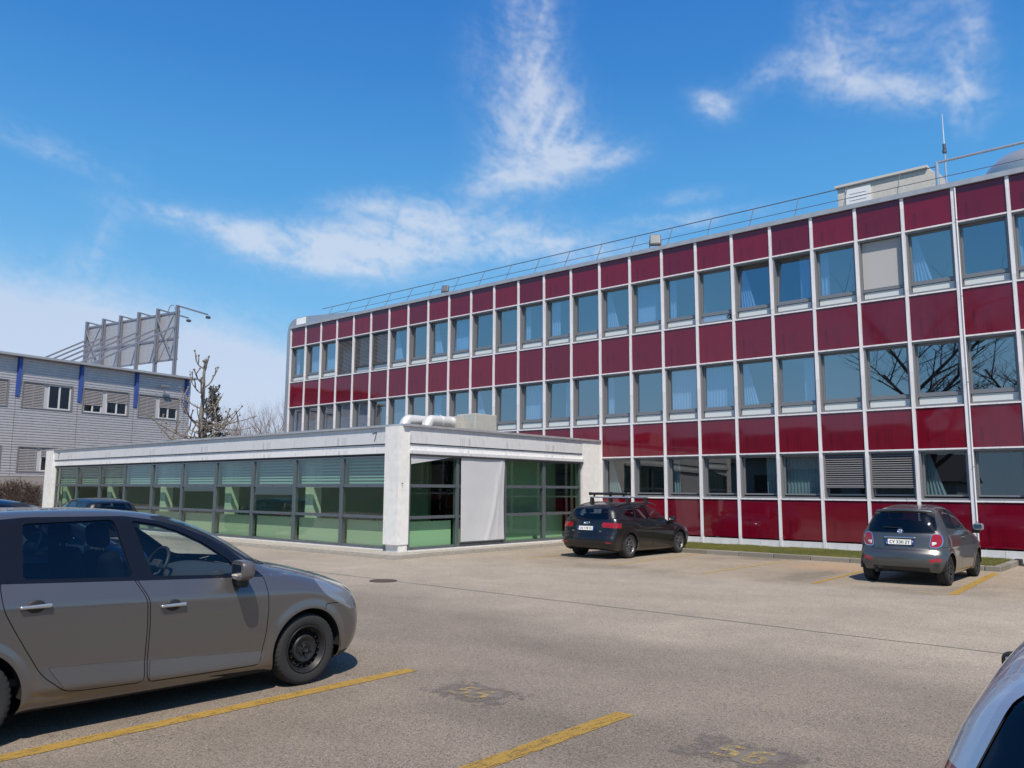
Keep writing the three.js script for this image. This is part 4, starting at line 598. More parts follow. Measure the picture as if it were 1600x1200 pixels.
function soupGeo(soup, off = 0, flip = false, paintFn = null) {
  const n = soup.length / 6, p = new Float32Array(n * 3), nn = new Float32Array(n * 3), uv = new Float32Array(n * 2);
  for (let i = 0; i < n; i++) for (let k = 0; k < 3; k++) { const j = flip ? i - (i % 3) + [0, 2, 1][i % 3] : i, nv = soup[j * 6 + 3 + k]; p[i * 3 + k] = soup[j * 6 + k] + nv * off; nn[i * 3 + k] = flip ? -nv : nv; }
  for (let i = 0; i < n; i++) { uv[i * 2] = p[i * 3 + 2]; uv[i * 2 + 1] = p[i * 3 + 1]; }
  const g = new THREE.BufferGeometry(); g.setAttribute('position', new THREE.BufferAttribute(p, 3)); g.setAttribute('normal', new THREE.BufferAttribute(nn, 3)); g.setAttribute('uv', new THREE.BufferAttribute(uv, 2));
  if (paintFn) { const c = new Float32Array(n * 3); for (let i = 0; i < n; i++) c.set(paintFn(p[i * 3], p[i * 3 + 1], -p[i * 3 + 2]), i * 3); g.setAttribute('color', new THREE.BufferAttribute(c, 3)); }
  return mergeVertices(g, 1e-5);
}
const CAR = {
  tyre: std(0.022, 0.022, 0.023, 0.86), black: std(0.014, 0.014, 0.015, 0.55), gloss: std(0.007, 0.007, 0.009, 0.22), gap: std(0.004, 0.004, 0.004, 0.9), seat: std(0.03, 0.032, 0.036, 0.9), dash: std(0.028, 0.03, 0.034, 0.7),
  glass: glass(0.80, 0.88, 0.87, 1.55), tint: glass(0.30, 0.36, 0.40, 1.6), dark: glass(0.10, 0.12, 0.14, 1.6), chrome: std(0.75, 0.75, 0.76, 0.16, 1), alloy: std(0.16, 0.16, 0.17, 0.42, 0.7), steel: phys(0.020, 0.020, 0.021, 0.45, 0.2), silver: phys(0.52, 0.53, 0.54, 0.28, 0.7, { clearcoat: 1 }),
  lamp: phys(0.22, 0.24, 0.27, 0.14, 0.35, { clearcoat: 1, clearcoatRoughness: 0.02 }), red: phys(0.30, 0.004, 0.009, 0.16, 0, { clearcoat: 1, clearcoatRoughness: 0.03 }), white: phys(0.75, 0.72, 0.72, 0.2, 0, { clearcoat: 1 }), amber: phys(0.7, 0.22, 0.02, 0.2, 0, { clearcoat: 1 }), lining: std(0.035, 0.036, 0.04, 0.9), under: std(0.012, 0.012, 0.012, 0.95), disc: std(0.35, 0.34, 0.33, 0.45, 0.8),
};
function tyreGeo(R, w, rim) {
  const h = w / 2, prof = [[rim - 0.012, -h * 0.72], [rim + 0.006, -h * 0.9], [rim + 0.025, -h * 0.96], [R * 0.5 + rim * 0.5, -h * 1.02], [R - 0.03, -h * 0.97], [R - 0.012, -h * 0.88], [R - 0.002, -h * 0.74], [R, -h * 0.4], [R - 0.008, -h * 0.385], [R - 0.008, -h * 0.33], [R, -h * 0.31], [R + 0.001, 0]];
  const full = [...prof, ...prof.slice(0, -1).reverse().map(([r, x]) => [r, -x])], n = 132, P = [], I = [], uv = [], m = full.length;
  for (let i = 0; i <= n; i++) { const a = i / n * 2 * Math.PI; full.forEach(([r, x], j) => { const tread = r > R - 0.014 && Math.abs(x) > h * 0.42; const rr = r - (tread && i % 3 === 0 ? 0.007 : 0); P.push(x, rr * Math.cos(a), rr * Math.sin(a)); uv.push(i / n * 8, j / m); }); }
  for (let i = 0; i < n; i++) for (let j = 0; j < m - 1; j++) { const a = i * m + j, b = a + m; I.push(a, a + 1, b, b, a + 1, b + 1); }
  const g = new THREE.BufferGeometry(); g.setAttribute('position', new THREE.Float32BufferAttribute(P, 3)); g.setAttribute('uv', new THREE.Float32BufferAttribute(uv, 2)); g.setIndex(I); g.computeVertexNormals(); return g;
}
function makeWheel(parent, x, y, z, R, w, rim, style) { // outer face towards +x; mirrored for the left side
  const g = holder('wheel', parent); g.position.set(x, y, z); g.rotation.y = x > 0 ? 0 : Math.PI; g.rotation.x = style.turn || 0;
  mesh('tyre', tyreGeo(R, w, rim), CAR.tyre, g);
  const h = w / 2, bits = [];
  const lathe = (pts) => new THREE.LatheGeometry(pts.map(([r, q]) => new THREE.Vector2(r, q)), 64).rotateZ(-Math.PI / 2);
  bits.push(lathe([[rim - 0.02, -h * 0.8], [rim - 0.03, 0], [rim - 0.028, h * 0.5], [rim - 0.006, h * 0.74], [rim + 0.006, h * 0.93], [rim - 0.004, h * 0.95], [rim - 0.014, h * 0.86], [rim - 0.036, h * 0.5]]));
  if (style.kind === 'steel') {
    const s = new THREE.Shape(); s.absarc(0, 0, rim - 0.028, 0, 7); const n = 18;
    for (let i = 0; i < n; i++) { const a = i / n * 2 * Math.PI, hole = new THREE.Path(), c = rim - 0.056; hole.absellipse(Math.cos(a) * c, Math.sin(a) * c, 0.0125, 0.0155, 0, 7, true, a); s.holes.push(hole); }
    bits.push(new THREE.ExtrudeGeometry(s, { depth: 0.012, bevelEnabled: true, bevelSize: 0.004, bevelThickness: 0.005, bevelSegments: 2, curveSegments: 24 }).rotateY(Math.PI / 2).translate(h * 0.38, 0, 0));
    bits.push(lathe([[rim - 0.078, h * 0.4], [rim - 0.084, h * 0.66], [rim - 0.1, h * 0.72], [0.085, h * 0.62], [0.07, h * 0.54], [0.034, h * 0.54], [0.033, h * 0.74], [0.026, h * 0.76], [0.024, h * 0.66], [0.0, h * 0.66]]));
    for (let i = 0; i < 5; i++) { const a = i / 5 * 2 * Math.PI; bits.push(new THREE.CylinderGeometry(0.0105, 0.0125, 0.03, 6).rotateZ(Math.PI / 2).translate(h * 0.62, Math.cos(a) * 0.054, Math.sin(a) * 0.054)); }
    mesh('rim', merge(bits), CAR.steel, g);
    mesh('brake_disc', new THREE.CylinderGeometry(0.135, 0.135, 0.02, 32).rotateZ(Math.PI / 2), CAR.under, g);
  } else {
    for (let i = 0; i < style.n; i++) for (const q of style.twin ? [-1, 1] : [0]) {
      const a = i / style.n * 2 * Math.PI, s = new THREE.Shape(), w0 = style.w * 0.75, w1 = style.w, r0 = 0.03, r1 = rim - 0.012, k = q * 0.024, k1 = q * 0.05;
      s.moveTo(k - w0, r0); s.lineTo(k1 - w1, r1); s.lineTo(k1 + w1, r1); s.lineTo(k + w0, r0);
      bits.push(new THREE.ExtrudeGeometry(s, { depth: 0.02, bevelEnabled: true, bevelSize: 0.004, bevelThickness: 0.006, bevelSegments: 2 }).rotateY(Math.PI / 2).rotateX(a).translate(h * 0.55, 0, 0));
    }
    bits.push(lathe([[0.062, h * 0.5], [0.062, h * 0.74], [0.05, h * 0.82], [0.0, h * 0.84]]));
    mesh('rim', merge(bits), style.mat || CAR.alloy, g);
    mesh('brake_disc', new THREE.CylinderGeometry(0.14, 0.14, 0.02, 32).rotateZ(Math.PI / 2).translate(h * 0.1, 0, 0), style.disc || CAR.disc, g);
  }
  return g;
}
function plateTexture(text, strips, rightMark) {
  const c = document.createElement('canvas'); c.width = 512; c.height = 112; const q = c.getContext('2d');
  q.fillStyle = '#e9e8e2'; q.fillRect(0, 0, 512, 112); q.fillStyle = '#2b2b2b'; q.fillRect(0, 0, 512, 4); q.fillRect(0, 108, 512, 4);
  if (strips) { q.fillStyle = '#23438f'; q.fillRect(0, 4, 42, 104); q.fillRect(470, 4, 42, 104); q.fillStyle = '#e8e8e8'; q.font = 'bold 30px sans-serif'; q.textAlign = 'center'; q.fillText('F', 21, 92); if (rightMark) { q.fillRect(480, 30, 22, 26); q.fillStyle = '#b03030'; q.fillRect(486, 34, 10, 18); } }
  q.fillStyle = '#15161a'; q.font = 'bold 84px sans-serif'; q.textAlign = 'center'; q.textBaseline = 'middle'; q.fillText(text, 256, 60, 410);
  const t = new THREE.CanvasTexture(c); t.colorSpace = THREE.SRGBColorSpace; return t;
}
function plate(parent, text, x, y, z, rx, ry, w = 0.52, h = 0.11, strips = true, mark = false) {
  const g = holder('licence_plate', parent); g.position.set(x, y, z); g.rotation.set(rx, ry, 0, 'YXZ');
  mesh('plate_back', new RoundedBoxGeometry(w + 0.012, h + 0.012, 0.012, 2, 0.004), CAR.black, g);
  const t = plateTexture(text, strips, mark), f = mesh('plate_face', new THREE.PlaneGeometry(w, h), new THREE.MeshStandardMaterial({ map: t, roughness: 0.4 }), g); f.position.z = 0.0085; return g;
}
function mirrorGeo(sx, sy, sz) { // rounded shell, flat on its rear (+z) face
  const g = new THREE.SphereGeometry(1, 32, 20), p = g.attributes.position;
  for (let i = 0; i < p.count; i++) { let x = p.getX(i), y = p.getY(i), z = p.getZ(i); const b = (v, k) => Math.sign(v) * Math.pow(Math.abs(v), k); x = b(x, 0.6); y = b(y, 0.6); z = z > 0 ? Math.min(z, 0.35) : b(z, 0.8); p.setXYZ(i, x * sx, y * sy, z * sz); }
  g.computeVertexNormals(); return g;
}

function buildCar(root, c) {
  const outline = polySdf(curve(c.outline, 5)), W = table(c.W), sMid = c.sMid, half = Math.max(...c.W.map((q) => q[1]));
  const belt = (s) => c.belt[0] + c.belt[1] * s, arches = [[0, c.archF || c.arch], [-c.wb, c.arch]];
  const flare = (s, y) => { let v = 0; for (const [q, r] of arches) { const d = Math.hypot(s - q, y - c.R) - r; v = Math.max(v, 1 - sstep(0, 0.085, Math.abs(d - 0.01))); } return v * (c.flare || 0); };
  const width = (s, y) => {
    const yb = belt(s), q = y / yb; let w = y <= yb ? W(q) : W(1) - (y - yb) * c.tumble - (c.ledge || 0) * sstep(0, 0.04, y - yb);
    const tf = clamp((s - c.planF[0]) / c.planF[1]), tr = clamp((c.planR[0] - s) / c.planR[1]);
    w *= 1 - c.planF[2] * Math.pow(tf, 2.2) - c.planR[2] * Math.pow(tr, 2.2);
    if (y > yb) w *= 1 - (c.cabR || 0) * Math.pow(clamp((sMid - s) / 2.4), 2) - (c.cabF || 0) * Math.pow(clamp((s - sMid) / 1.6), 2);
    if (c.crease) { const yc = c.crease[0] + c.crease[1] * s; w += c.crease[2] * (sstep(yc - 0.10, yc, y) - sstep(yc, yc + 0.02, y)) ; }
    if (c.clad) { const y0 = c.clad[0] + c.clad[1] * s; w += c.clad[2] * clamp((y0 - y) / 0.13) * sstep(y0 - 0.20, y0 - 0.15, y) * sstep(-c.wb + 0.35, -c.wb + 0.55, s) * sstep(-0.36, -0.5, s); }
    return w + flare(s, y);
  };
  const f = (x, y, z) => {
    const s = -z, u = Math.min(x / half, 1.1), u2 = Math.pow(u, 2.4);
    const kf = c.warpF * sstep(sMid, c.nose, s) + c.warpW * sstep(sMid, c.cowl, s) * (1 - sstep(c.cowl, c.nose, s)), kr = c.warpR * sstep(sMid, c.tail, s);
    const a = outline(s + (kf - kr) * u2, y + c.crown * u2), b = x - width(s, y);
    const top = sstep(belt(s) - 0.1, belt(s) + 0.2, y);
    return smax(a, b * 0.93, lerp(c.k[0], c.k[1], top));
  };
  let soup = surfaceNets(f, [0, 0.06, -(c.nose + 0.12)], [half + 0.08, c.height + 0.1, -(c.tail - 0.12)], c.cell);
  const dirt = c.dirt || (() => [1, 1, 1]);
  const add = (name, so, mat, parent = root, off = 0) => { if (!so.length) return null; return mesh(name, soupGeo(so, off, false, mat === c.paint ? dirt : null), mat, parent); };
  const take = (fn) => { const [i, o] = split(soup, fn); soup = o; return i; };
  // wheel arches and floor
  for (const [q, r] of arches) { take((x, y, s) => Math.max(Math.hypot(s - q, y - c.R) - r, (half - 0.27) - Math.abs(x))); const rim = take((x, y, s) => Math.max(Math.hypot(s - q, y - c.R) - r - 0.012, (half - 0.3) - Math.abs(x), y - 2)); const [ra, rb] = split(rim, (x) => x); add('arch_lip', ra, c.paint); add('arch_lip', rb, c.paint); }
  for (const [q, r] of arches) for (const d of [-1, 1]) { const lg = new THREE.CylinderGeometry(r + 0.01, r + 0.01, 0.3, 28, 1, true, -Math.PI / 2 - 0.05, Math.PI + 0.1).rotateZ(Math.PI / 2).rotateX(-Math.PI / 2); const m = mesh('arch_liner', lg, CAR.under, root); m.position.set(d * (half - 0.17), c.R, -q); }
  const made = {};
  const both = (name, poly, mat, opt = {}) => {
    const sd = polySdf(poly);
    for (const d of [1, -1]) { const so = take((x, y, s, nx) => Math.max(sd(s, y), (0.45 - nx * d) * 0.2)); if (so.length) (made[name] ||= []).push(add(name, so, mat, root, opt.off || 0)); }
  };
  // glass with its black surrounds
  for (const w of c.sideGlass) both(w.name || 'side_window', roundedPath(w.p, w.r ?? 0.03), w.mat || CAR.tint, { off: -0.006 });
  both('window_surround', roundedPath(c.surround, 0.04), c.surroundMat || CAR.gloss);
  const ws = polySdf(roundedPath(mirrorPts(c.windshield), 0.05)), rw = polySdf(roundedPath(mirrorPts(c.rearGlass), c.rearR || 0.06));
  const frontOf = (fn, nlim) => (x, y, s, nx, ny, ns) => Math.max(fn(x, y), sMid - s, (Math.abs(nx) - nlim) * 0.2, (0.1 - ny - Math.max(ns, 0)) * 0.2), rearOf = (fn, nlim) => (x, y, s, nx, ny, ns) => Math.max(fn(x, y), s - c.rearS, (Math.abs(nx) - nlim) * 0.2, (ns - 0.0) * 0.2);
  add('windshield', take(frontOf(ws, 0.75)), CAR.glass, root, -0.004);
  add('windshield_trim', take(frontOf((x, y) => ws(x, y) - 0.025, 0.8)), CAR.black);
  add('rear_window', take(rearOf(rw, 0.8)), c.rearMat || CAR.tint, root, -0.005);
  add('window_seal', take(rearOf((x, y) => rw(x, y) - 0.02, 0.85)), c.sealMat || CAR.gloss);
  for (const k of c.cuts || []) { for (const h of k.whole ? [0] : [1, -1]) { const so = take(h ? (...q) => Math.max(k.fn(...q), 0.001 - h * q[0]) : k.fn); const m = add(k.name, so, k.mat || c.paint, k.parent ? made[k.parent]?.[0] || root : root, k.off || 0); if (m) (made[k.name] ||= []).push(m); } }
  // shut lines, then the doors themselves
  const gaps = [];
  const seam = (fn, w = 0.0036) => { const i = []; const [a, b] = split(soup, fn); const [a1, a2] = split(a, (...q) => -(fn(...q) + w)); const [b1, b2] = split(b, (...q) => fn(...q) - w); gaps.push(a1, b1); soup = b2; return a2; };
  for (const d of c.doors || []) { const sd = polySdf(roundedPath(d.p, 0.06)); for (const k of [1, -1]) { const so = seam((x, y, s, nx) => Math.max(sd(s, y), -k * x + 0.3)); (made[d.name || 'door'] ||= []).push(add(d.name || 'door', so, c.paint)); made.last = made[d.name || 'door'].at(-1); (d.made ||= {})[k] = made.last; } }
  for (const d of c.panels || []) { const so = seam(d.fn); (made[d.name] ||= []).push(add(d.name, so, d.mat || c.paint)); }
  for (const fn of c.lines || []) { const i = seam(fn); const j = new Float32Array(soup.length + i.length); j.set(soup); j.set(i, soup.length); soup = j; }
  const all = new Float32Array(gaps.reduce((n, g) => n + g.length, 0)); let o = 0; for (const g of gaps) { all.set(g, o); o += g.length; }
  add('shut_line', all, CAR.gap, root, -0.004);
  const [under, rest] = split(soup, (x, y, s, nx, ny) => Math.max(y - 0.36, ny + 0.75)); add('underbody', under, CAR.under); add('body', rest, c.paint);
  // dark lining inside the cabin
  const liner = []; root.traverse((m) => { if (m.isMesh && ['body', 'door', 'window_surround', 'tailgate', 'hood'].includes(m.name)) { const g = m.geometry.index ? m.geometry.toNonIndexed() : m.geometry, p = g.attributes.position, n = g.attributes.normal; for (let i = 0; i < p.count; i += 3) if (Math.min(p.getY(i), p.getY(i + 1), p.getY(i + 2)) > 0.55 && -p.getZ(i) < c.cowl + 0.05) for (let k = 0; k < 3; k++) liner.push(p.getX(i + k), p.getY(i + k), p.getZ(i + k), n.getX(i + k), n.getY(i + k), n.getZ(i + k)); } });
  mesh('cabin_lining', soupGeo(Float32Array.from(liner), -0.028, true), CAR.lining, root);
  // cabin
  const zb = -c.cowl;
  at(mesh('cabin_floor', box(half * 1.7, 0.05, c.cowl - c.tail - 0.25), CAR.lining, root), 0, 0.4, -(c.cowl + c.tail) / 2 + 0.02);
  const ds = new THREE.Shape(); ds.moveTo(0, 0.45); ds.lineTo(0, c.dashY); ds.quadraticCurveTo(0.3, c.dashY + 0.03, 0.46, c.dashY - 0.1); ds.lineTo(0.4, 0.45);
  const dg = new THREE.ExtrudeGeometry(ds, { depth: half * 1.36, bevelEnabled: true, bevelSize: 0.02, bevelThickness: 0.02 }); dg.rotateY(-Math.PI / 2).translate(half * 0.68, -0.05, zb + 0.08 + (c.dashZ || 0)); mesh('dashboard', dg, CAR.dash, root);
  for (const [x, s, sc] of c.seats) {
    const g = holder('seat', root); g.position.set(x, 0, -s);
    mesh('cushion', new RoundedBoxGeometry(0.5 * sc, 0.16, 0.5, 3, 0.06).translate(0, c.seatY, 0), CAR.seat, g);
    mesh('backrest', new RoundedBoxGeometry(0.5 * sc, 0.62, 0.14, 3, 0.06).rotateX(0.3).translate(0, c.seatY + 0.33, 0.3), CAR.seat, g);
    if (sc < 1.5) { mesh('headrest', new RoundedBoxGeometry(0.27, 0.19, 0.11, 3, 0.05).rotateX(0.2).translate(0, c.seatY + 0.75, 0.41), CAR.seat, g); mesh('headrest_bar', merge([-0.07, 0.07].map((q) => rod(V(q, c.seatY + 0.58, 0.38), V(q, c.seatY + 0.7, 0.4), 0.006))), CAR.chrome, g); }
    else for (const q of [-0.42, 0.42]) mesh('headrest', new RoundedBoxGeometry(0.26, 0.15, 0.09, 3, 0.04).rotateX(0.25).translate(q, c.seatY + 0.72, 0.4), CAR.seat, g);
  }
  const st = holder('steering_wheel', root); st.position.set(-0.36, c.dashY - 0.03, zb + 0.62 + (c.dashZ || 0)); st.rotation.x = -0.45;
  mesh('wheel_ring', merge([new THREE.TorusGeometry(0.18, 0.016, 10, 40), bar(V(-0.17, 0, 0), V(0.17, 0, 0), 0.04, 0.02), bar(V(0, 0, 0), V(0, -0.17, 0), 0.04, 0.02)]), CAR.black, st); mesh('airbag_cover', new RoundedBoxGeometry(0.14, 0.12, 0.05, 3, 0.02), CAR.dash, st);
  // wheels
  for (const q of [0, -c.wb]) for (const d of [1, -1]) makeWheel(root, d * (half - c.tyreW / 2 - (c.inset ?? 0.03)), c.R, -q, c.R, c.tyreW, c.rim, { ...c.wheel, turn: 0.3 + q + d * 0.4 });
  // mirrors
  for (const d of [1, -1]) {
    const g = holder('wing_mirror', root), [mx, my, ms] = c.mirror; g.position.set(d > 0 ? mx : 0.03 - mx, d > 0 ? my : my - 0.05, d > 0 ? -ms : -ms + (c.mirrorBack || 0)); g.rotation.y = -d * 0.12;
    mesh('mirror_shell', mirrorGeo(c.mirrorSize[0], c.mirrorSize[1], c.mirrorSize[2]), c.mirrorMat || c.paint, g);
    at(mesh('mirror_glass', new RoundedBoxGeometry(c.mirrorSize[0] * 1.5, c.mirrorSize[1] * 1.2, 0.008, 2, 0.003), CAR.chrome, g), 0, 0, c.mirrorSize[2] * 0.36);
    mesh('mirror_foot', new RoundedBoxGeometry(0.15, 0.1, 0.075, 3, 0.025).translate(-d * (c.mirrorSize[0] * 0.7), -c.mirrorSize[1] * 1.2, -0.05), CAR.black, g);
  }
  // door handles
  for (const d of c.doors || []) if (d.handle) for (const k of [1, -1]) {
    const [hs, hy] = d.handle, x = width(hs, hy), hm = holder('handle', d.made[k] || root); hm.position.set(k * (x + 0.018), hy, -hs);
    const hg = new RoundedBoxGeometry(0.026, 0.03, 0.21, 4, 0.012), p = hg.attributes.position; for (let i = 0; i < p.count; i++) { const z = p.getZ(i); p.setX(i, p.getX(i) + k * (0.01 - 0.012 * Math.pow(z / 0.1, 2))); if (z > 0.02) p.setY(i, p.getY(i) * 0.75); } hg.computeVertexNormals();
    const hh = mesh('grip', hg, c.handleMat || c.paint, hm);
    const cup = new THREE.SphereGeometry(1, 24, 12).scale(0.012, 0.045, 0.062); at(mesh('cup', cup, CAR.black, hm), -k * 0.014, 0.0, -0.004);
  }
  return { made, width, f, half };
}
function mirrorPts(p) { return [...p, ...p.slice().reverse().map(([x, y, r]) => [-x, y, r])]; }
// a point on a body surface, walking from outside along a direction
function onBody(f, x, y, z, dx, dy, dz) { let t = 0; for (let i = 0; i < 120; i++) { const v = f(Math.abs(x + dx * t), y + dy * t, z + dz * t); if (v < 0.0008) break; t += Math.max(v * 0.6, 0.0005); } return [x + dx * t, y + dy * t, z + dz * t]; }

// paint: metallic under a clear coat; dust lies low on the flanks and streaks the sills
const dusty = (amount, top) => (x, y, s) => { const n = fbm(s * 3.1 + 40, y * 7 + x, 4), m = fbm(s * 14 + 9, y * 16 + x * 5, 3); const d = clamp(amount * (sstep(top, 0.18, y + 0.25 * (n - 0.5)) * (0.5 + 0.9 * m))); return [lerp(1, 1.12, d), lerp(1, 0.99, d), lerp(1, 0.84, d)]; };
const paint = (r, g, b, metal = 0.55, rough = 0.34, coat = 1) => phys(r, g, b, rough, metal, { clearcoat: coat, clearcoatRoughness: 0.04, vertexColors: true });

const warpOf = (k, half, s0, s1) => (x, s) => s + k * sstep(s0, s1, s) * Math.pow(Math.min(Math.abs(x) / half, 1.1), 2.4);
function mpvSpec() {
  const se = warpOf(0.36, 0.915, -1.7, 0.9), P = paint(0.142, 0.135, 0.133, 0.6, 0.34), CLADP = phys(0.135, 0.122, 0.114, 0.42, 0.5, { clearcoat: 0.6, clearcoatRoughness: 0.12 });
  const lampPoly = polySdf(curve([[0.32, 0.925], [0.56, 0.885], [0.78, 0.795], [0.86, 0.70], [0.84, 0.615], [0.66, 0.68], [0.44, 0.80]], 5));
  return {
    paint: P, height: 1.62, nose: 0.9, tail: -3.6, sMid: -1.7, cowl: -0.2, wb: 2.7, R: 0.312, arch: 0.362, tyreW: 0.205, rim: 0.205, cell: 0.024, flare: 0.016, k: [0.11, 0.17], tumble: 0.40, ledge: 0.0, belt: [0.975, -0.052], warpF: 0.36, warpW: 0.1, warpR: 0.16, crown: 0.05,
    planF: [-0.1, 1.0, 0.075], planR: [-2.9, 0.7, 0.06], cabR: 0.06, cabF: 0.03, clad: [0.34, -0.07, 0.024], inset: 0.022,
    outline: [[0.55, 0.2], [0.76, 0.235], [0.87, 0.36], [0.9, 0.52], [0.885, 0.66], [0.8, 0.79], [0.6, 0.885], [0.3, 0.975], [0.05, 1.035], [-0.2, 1.095], [-0.5, 1.255], [-0.85, 1.425], [-1.2, 1.53], [-1.6, 1.582], [-2.1, 1.592], [-2.7, 1.575], [-3.1, 1.54], [-3.33, 1.5], [-3.43, 1.3], [-3.5, 1.1], [-3.53, 0.9], [-3.56, 0.7], [-3.6, 0.55], [-3.57, 0.36], [-3.42, 0.24], [-2.7, 0.225], [-1.4, 0.195], [-0.3, 0.185]],
    W: [[0, 0.80], [0.16, 0.845], [0.24, 0.874], [0.35, 0.886], [0.6, 0.902], [0.78, 0.912], [0.84, 0.914], [0.87, 0.905], [1, 0.850]],
    sideGlass: [{ p: [[-1.44, 1.065], [-0.66, 1.02], [-0.78, 1.16], [-0.98, 1.30], [-1.18, 1.40], [-1.34, 1.455], [-1.56, 1.495]], mat: CAR.glass }, { p: [[-2.37, 1.11], [-1.60, 1.07], [-1.70, 1.505], [-2.35, 1.49]], mat: CAR.tint }, { p: [[-3.02, 1.2], [-2.56, 1.135], [-2.49, 1.48], [-2.9, 1.44]], mat: CAR.tint, name: 'quarter_window' }],
    surround: [[-3.16, 1.14], [-2.5, 1.088], [-1.5, 1.036], [-0.44, 0.985], [-0.56, 1.09, 0.02], [-0.74, 1.24], [-0.92, 1.345], [-1.14, 1.435], [-1.34, 1.49], [-1.6, 1.53], [-2.3, 1.535], [-2.85, 1.495], [-3.1, 1.4]],
    windshield: [[0.74, 1.1], [0.6, 1.50]], rearGlass: [[0.62, 1.08], [0.54, 1.42]], rearS: -3.1,
    doors: [{ p: [[-1.58, 1.06], [-1.485, 0.9], [-1.47, 0.70], [-1.47, 0.272], [-0.49, 0.252], [-0.435, 0.5], [-0.425, 0.72], [-0.46, 1.0], [-0.7, 1.2], [-1.1, 1.4], [-1.6, 1.47]], handle: [-1.30, 0.835] }, { p: [[-2.52, 1.10], [-2.5, 0.92], [-2.4, 0.74], [-2.22, 0.44], [-2.06, 0.308], [-1.95, 0.294], [-1.49, 0.276], [-1.49, 0.70], [-1.505, 0.9], [-1.60, 1.06], [-1.7, 1.46], [-2.3, 1.46]], handle: [-2.30, 0.925] }],
    cuts: [...[[[-1.452, 0.437], [-0.462, 0.366], [-0.50, 0.262], [-1.455, 0.282]], [[-2.185, 0.492], [-1.505, 0.443], [-1.50, 0.288], [-2.06, 0.318]]].map((p) => { const q = polySdf(roundedPath(p, 0.012)); return { name: 'door_cladding', mat: CLADP, off: 0.005, fn: (x, y, s, nx) => Math.max(q(s, y), 0.5 - Math.abs(x)) }; }), { name: 'headlight', mat: CAR.lamp, fn: (x, y, s) => Math.max(lampPoly(se(x, s), y), 0.40 - Math.abs(x)) }, { name: 'grille', whole: true, mat: CAR.black, fn: (x, y, s, nx, ny, ns) => Math.max(Math.abs(y - 0.42) - 0.075, Math.abs(x) - 0.5, 0.5 - s) },
      { name: 'bumper_strip', whole: true, mat: CAR.black, fn: (x, y, s) => Math.max(y - 0.245, 0.36 - s) },
      { name: 'taillight', mat: CAR.red, fn: (x, y, s) => Math.max(Math.abs(y - 1.0) - 0.22, 0.58 - Math.abs(x), s + 3.33) }],
    panels: [{ name: 'hood', fn: (x, y, s, nx, ny) => Math.max(Math.abs(x) - 0.66 + 0.1 * Math.max(s, 0), -0.24 - s, se(x, s) - 0.76, (0.2 - ny) * 0.3) }, { name: 'front_bumper', fn: (x, y, s) => Math.max(0.47 - se(x, s) - 0.35 * (0.7 - y) * 0.4, y - 0.695) }, { name: 'tailgate', fn: (x, y, s) => Math.max(Math.abs(x) - 0.7, 0.62 - y, s + 3.3) }, { name: 'rear_bumper', fn: (x, y, s) => Math.max(y - 0.6, s + 3.12) }],
    dashY: 1.06, dashZ: 0.02, seatY: 0.62, seats: [[-0.37, -1.28, 1], [0.37, -1.28, 1], [0, -2.25, 2.6]],
    mirror: [1.02, 1.075, -0.78], mirrorBack: 0.22, mirrorSize: [0.125, 0.083, 0.095], mirrorMat: phys(0.12, 0.11, 0.105, 0.4, 0.3, { clearcoat: 0.4 }), handleMat: CAR.silver, wheel: { kind: 'steel' }, dirt: dusty(0.9, 0.75),
  };
}
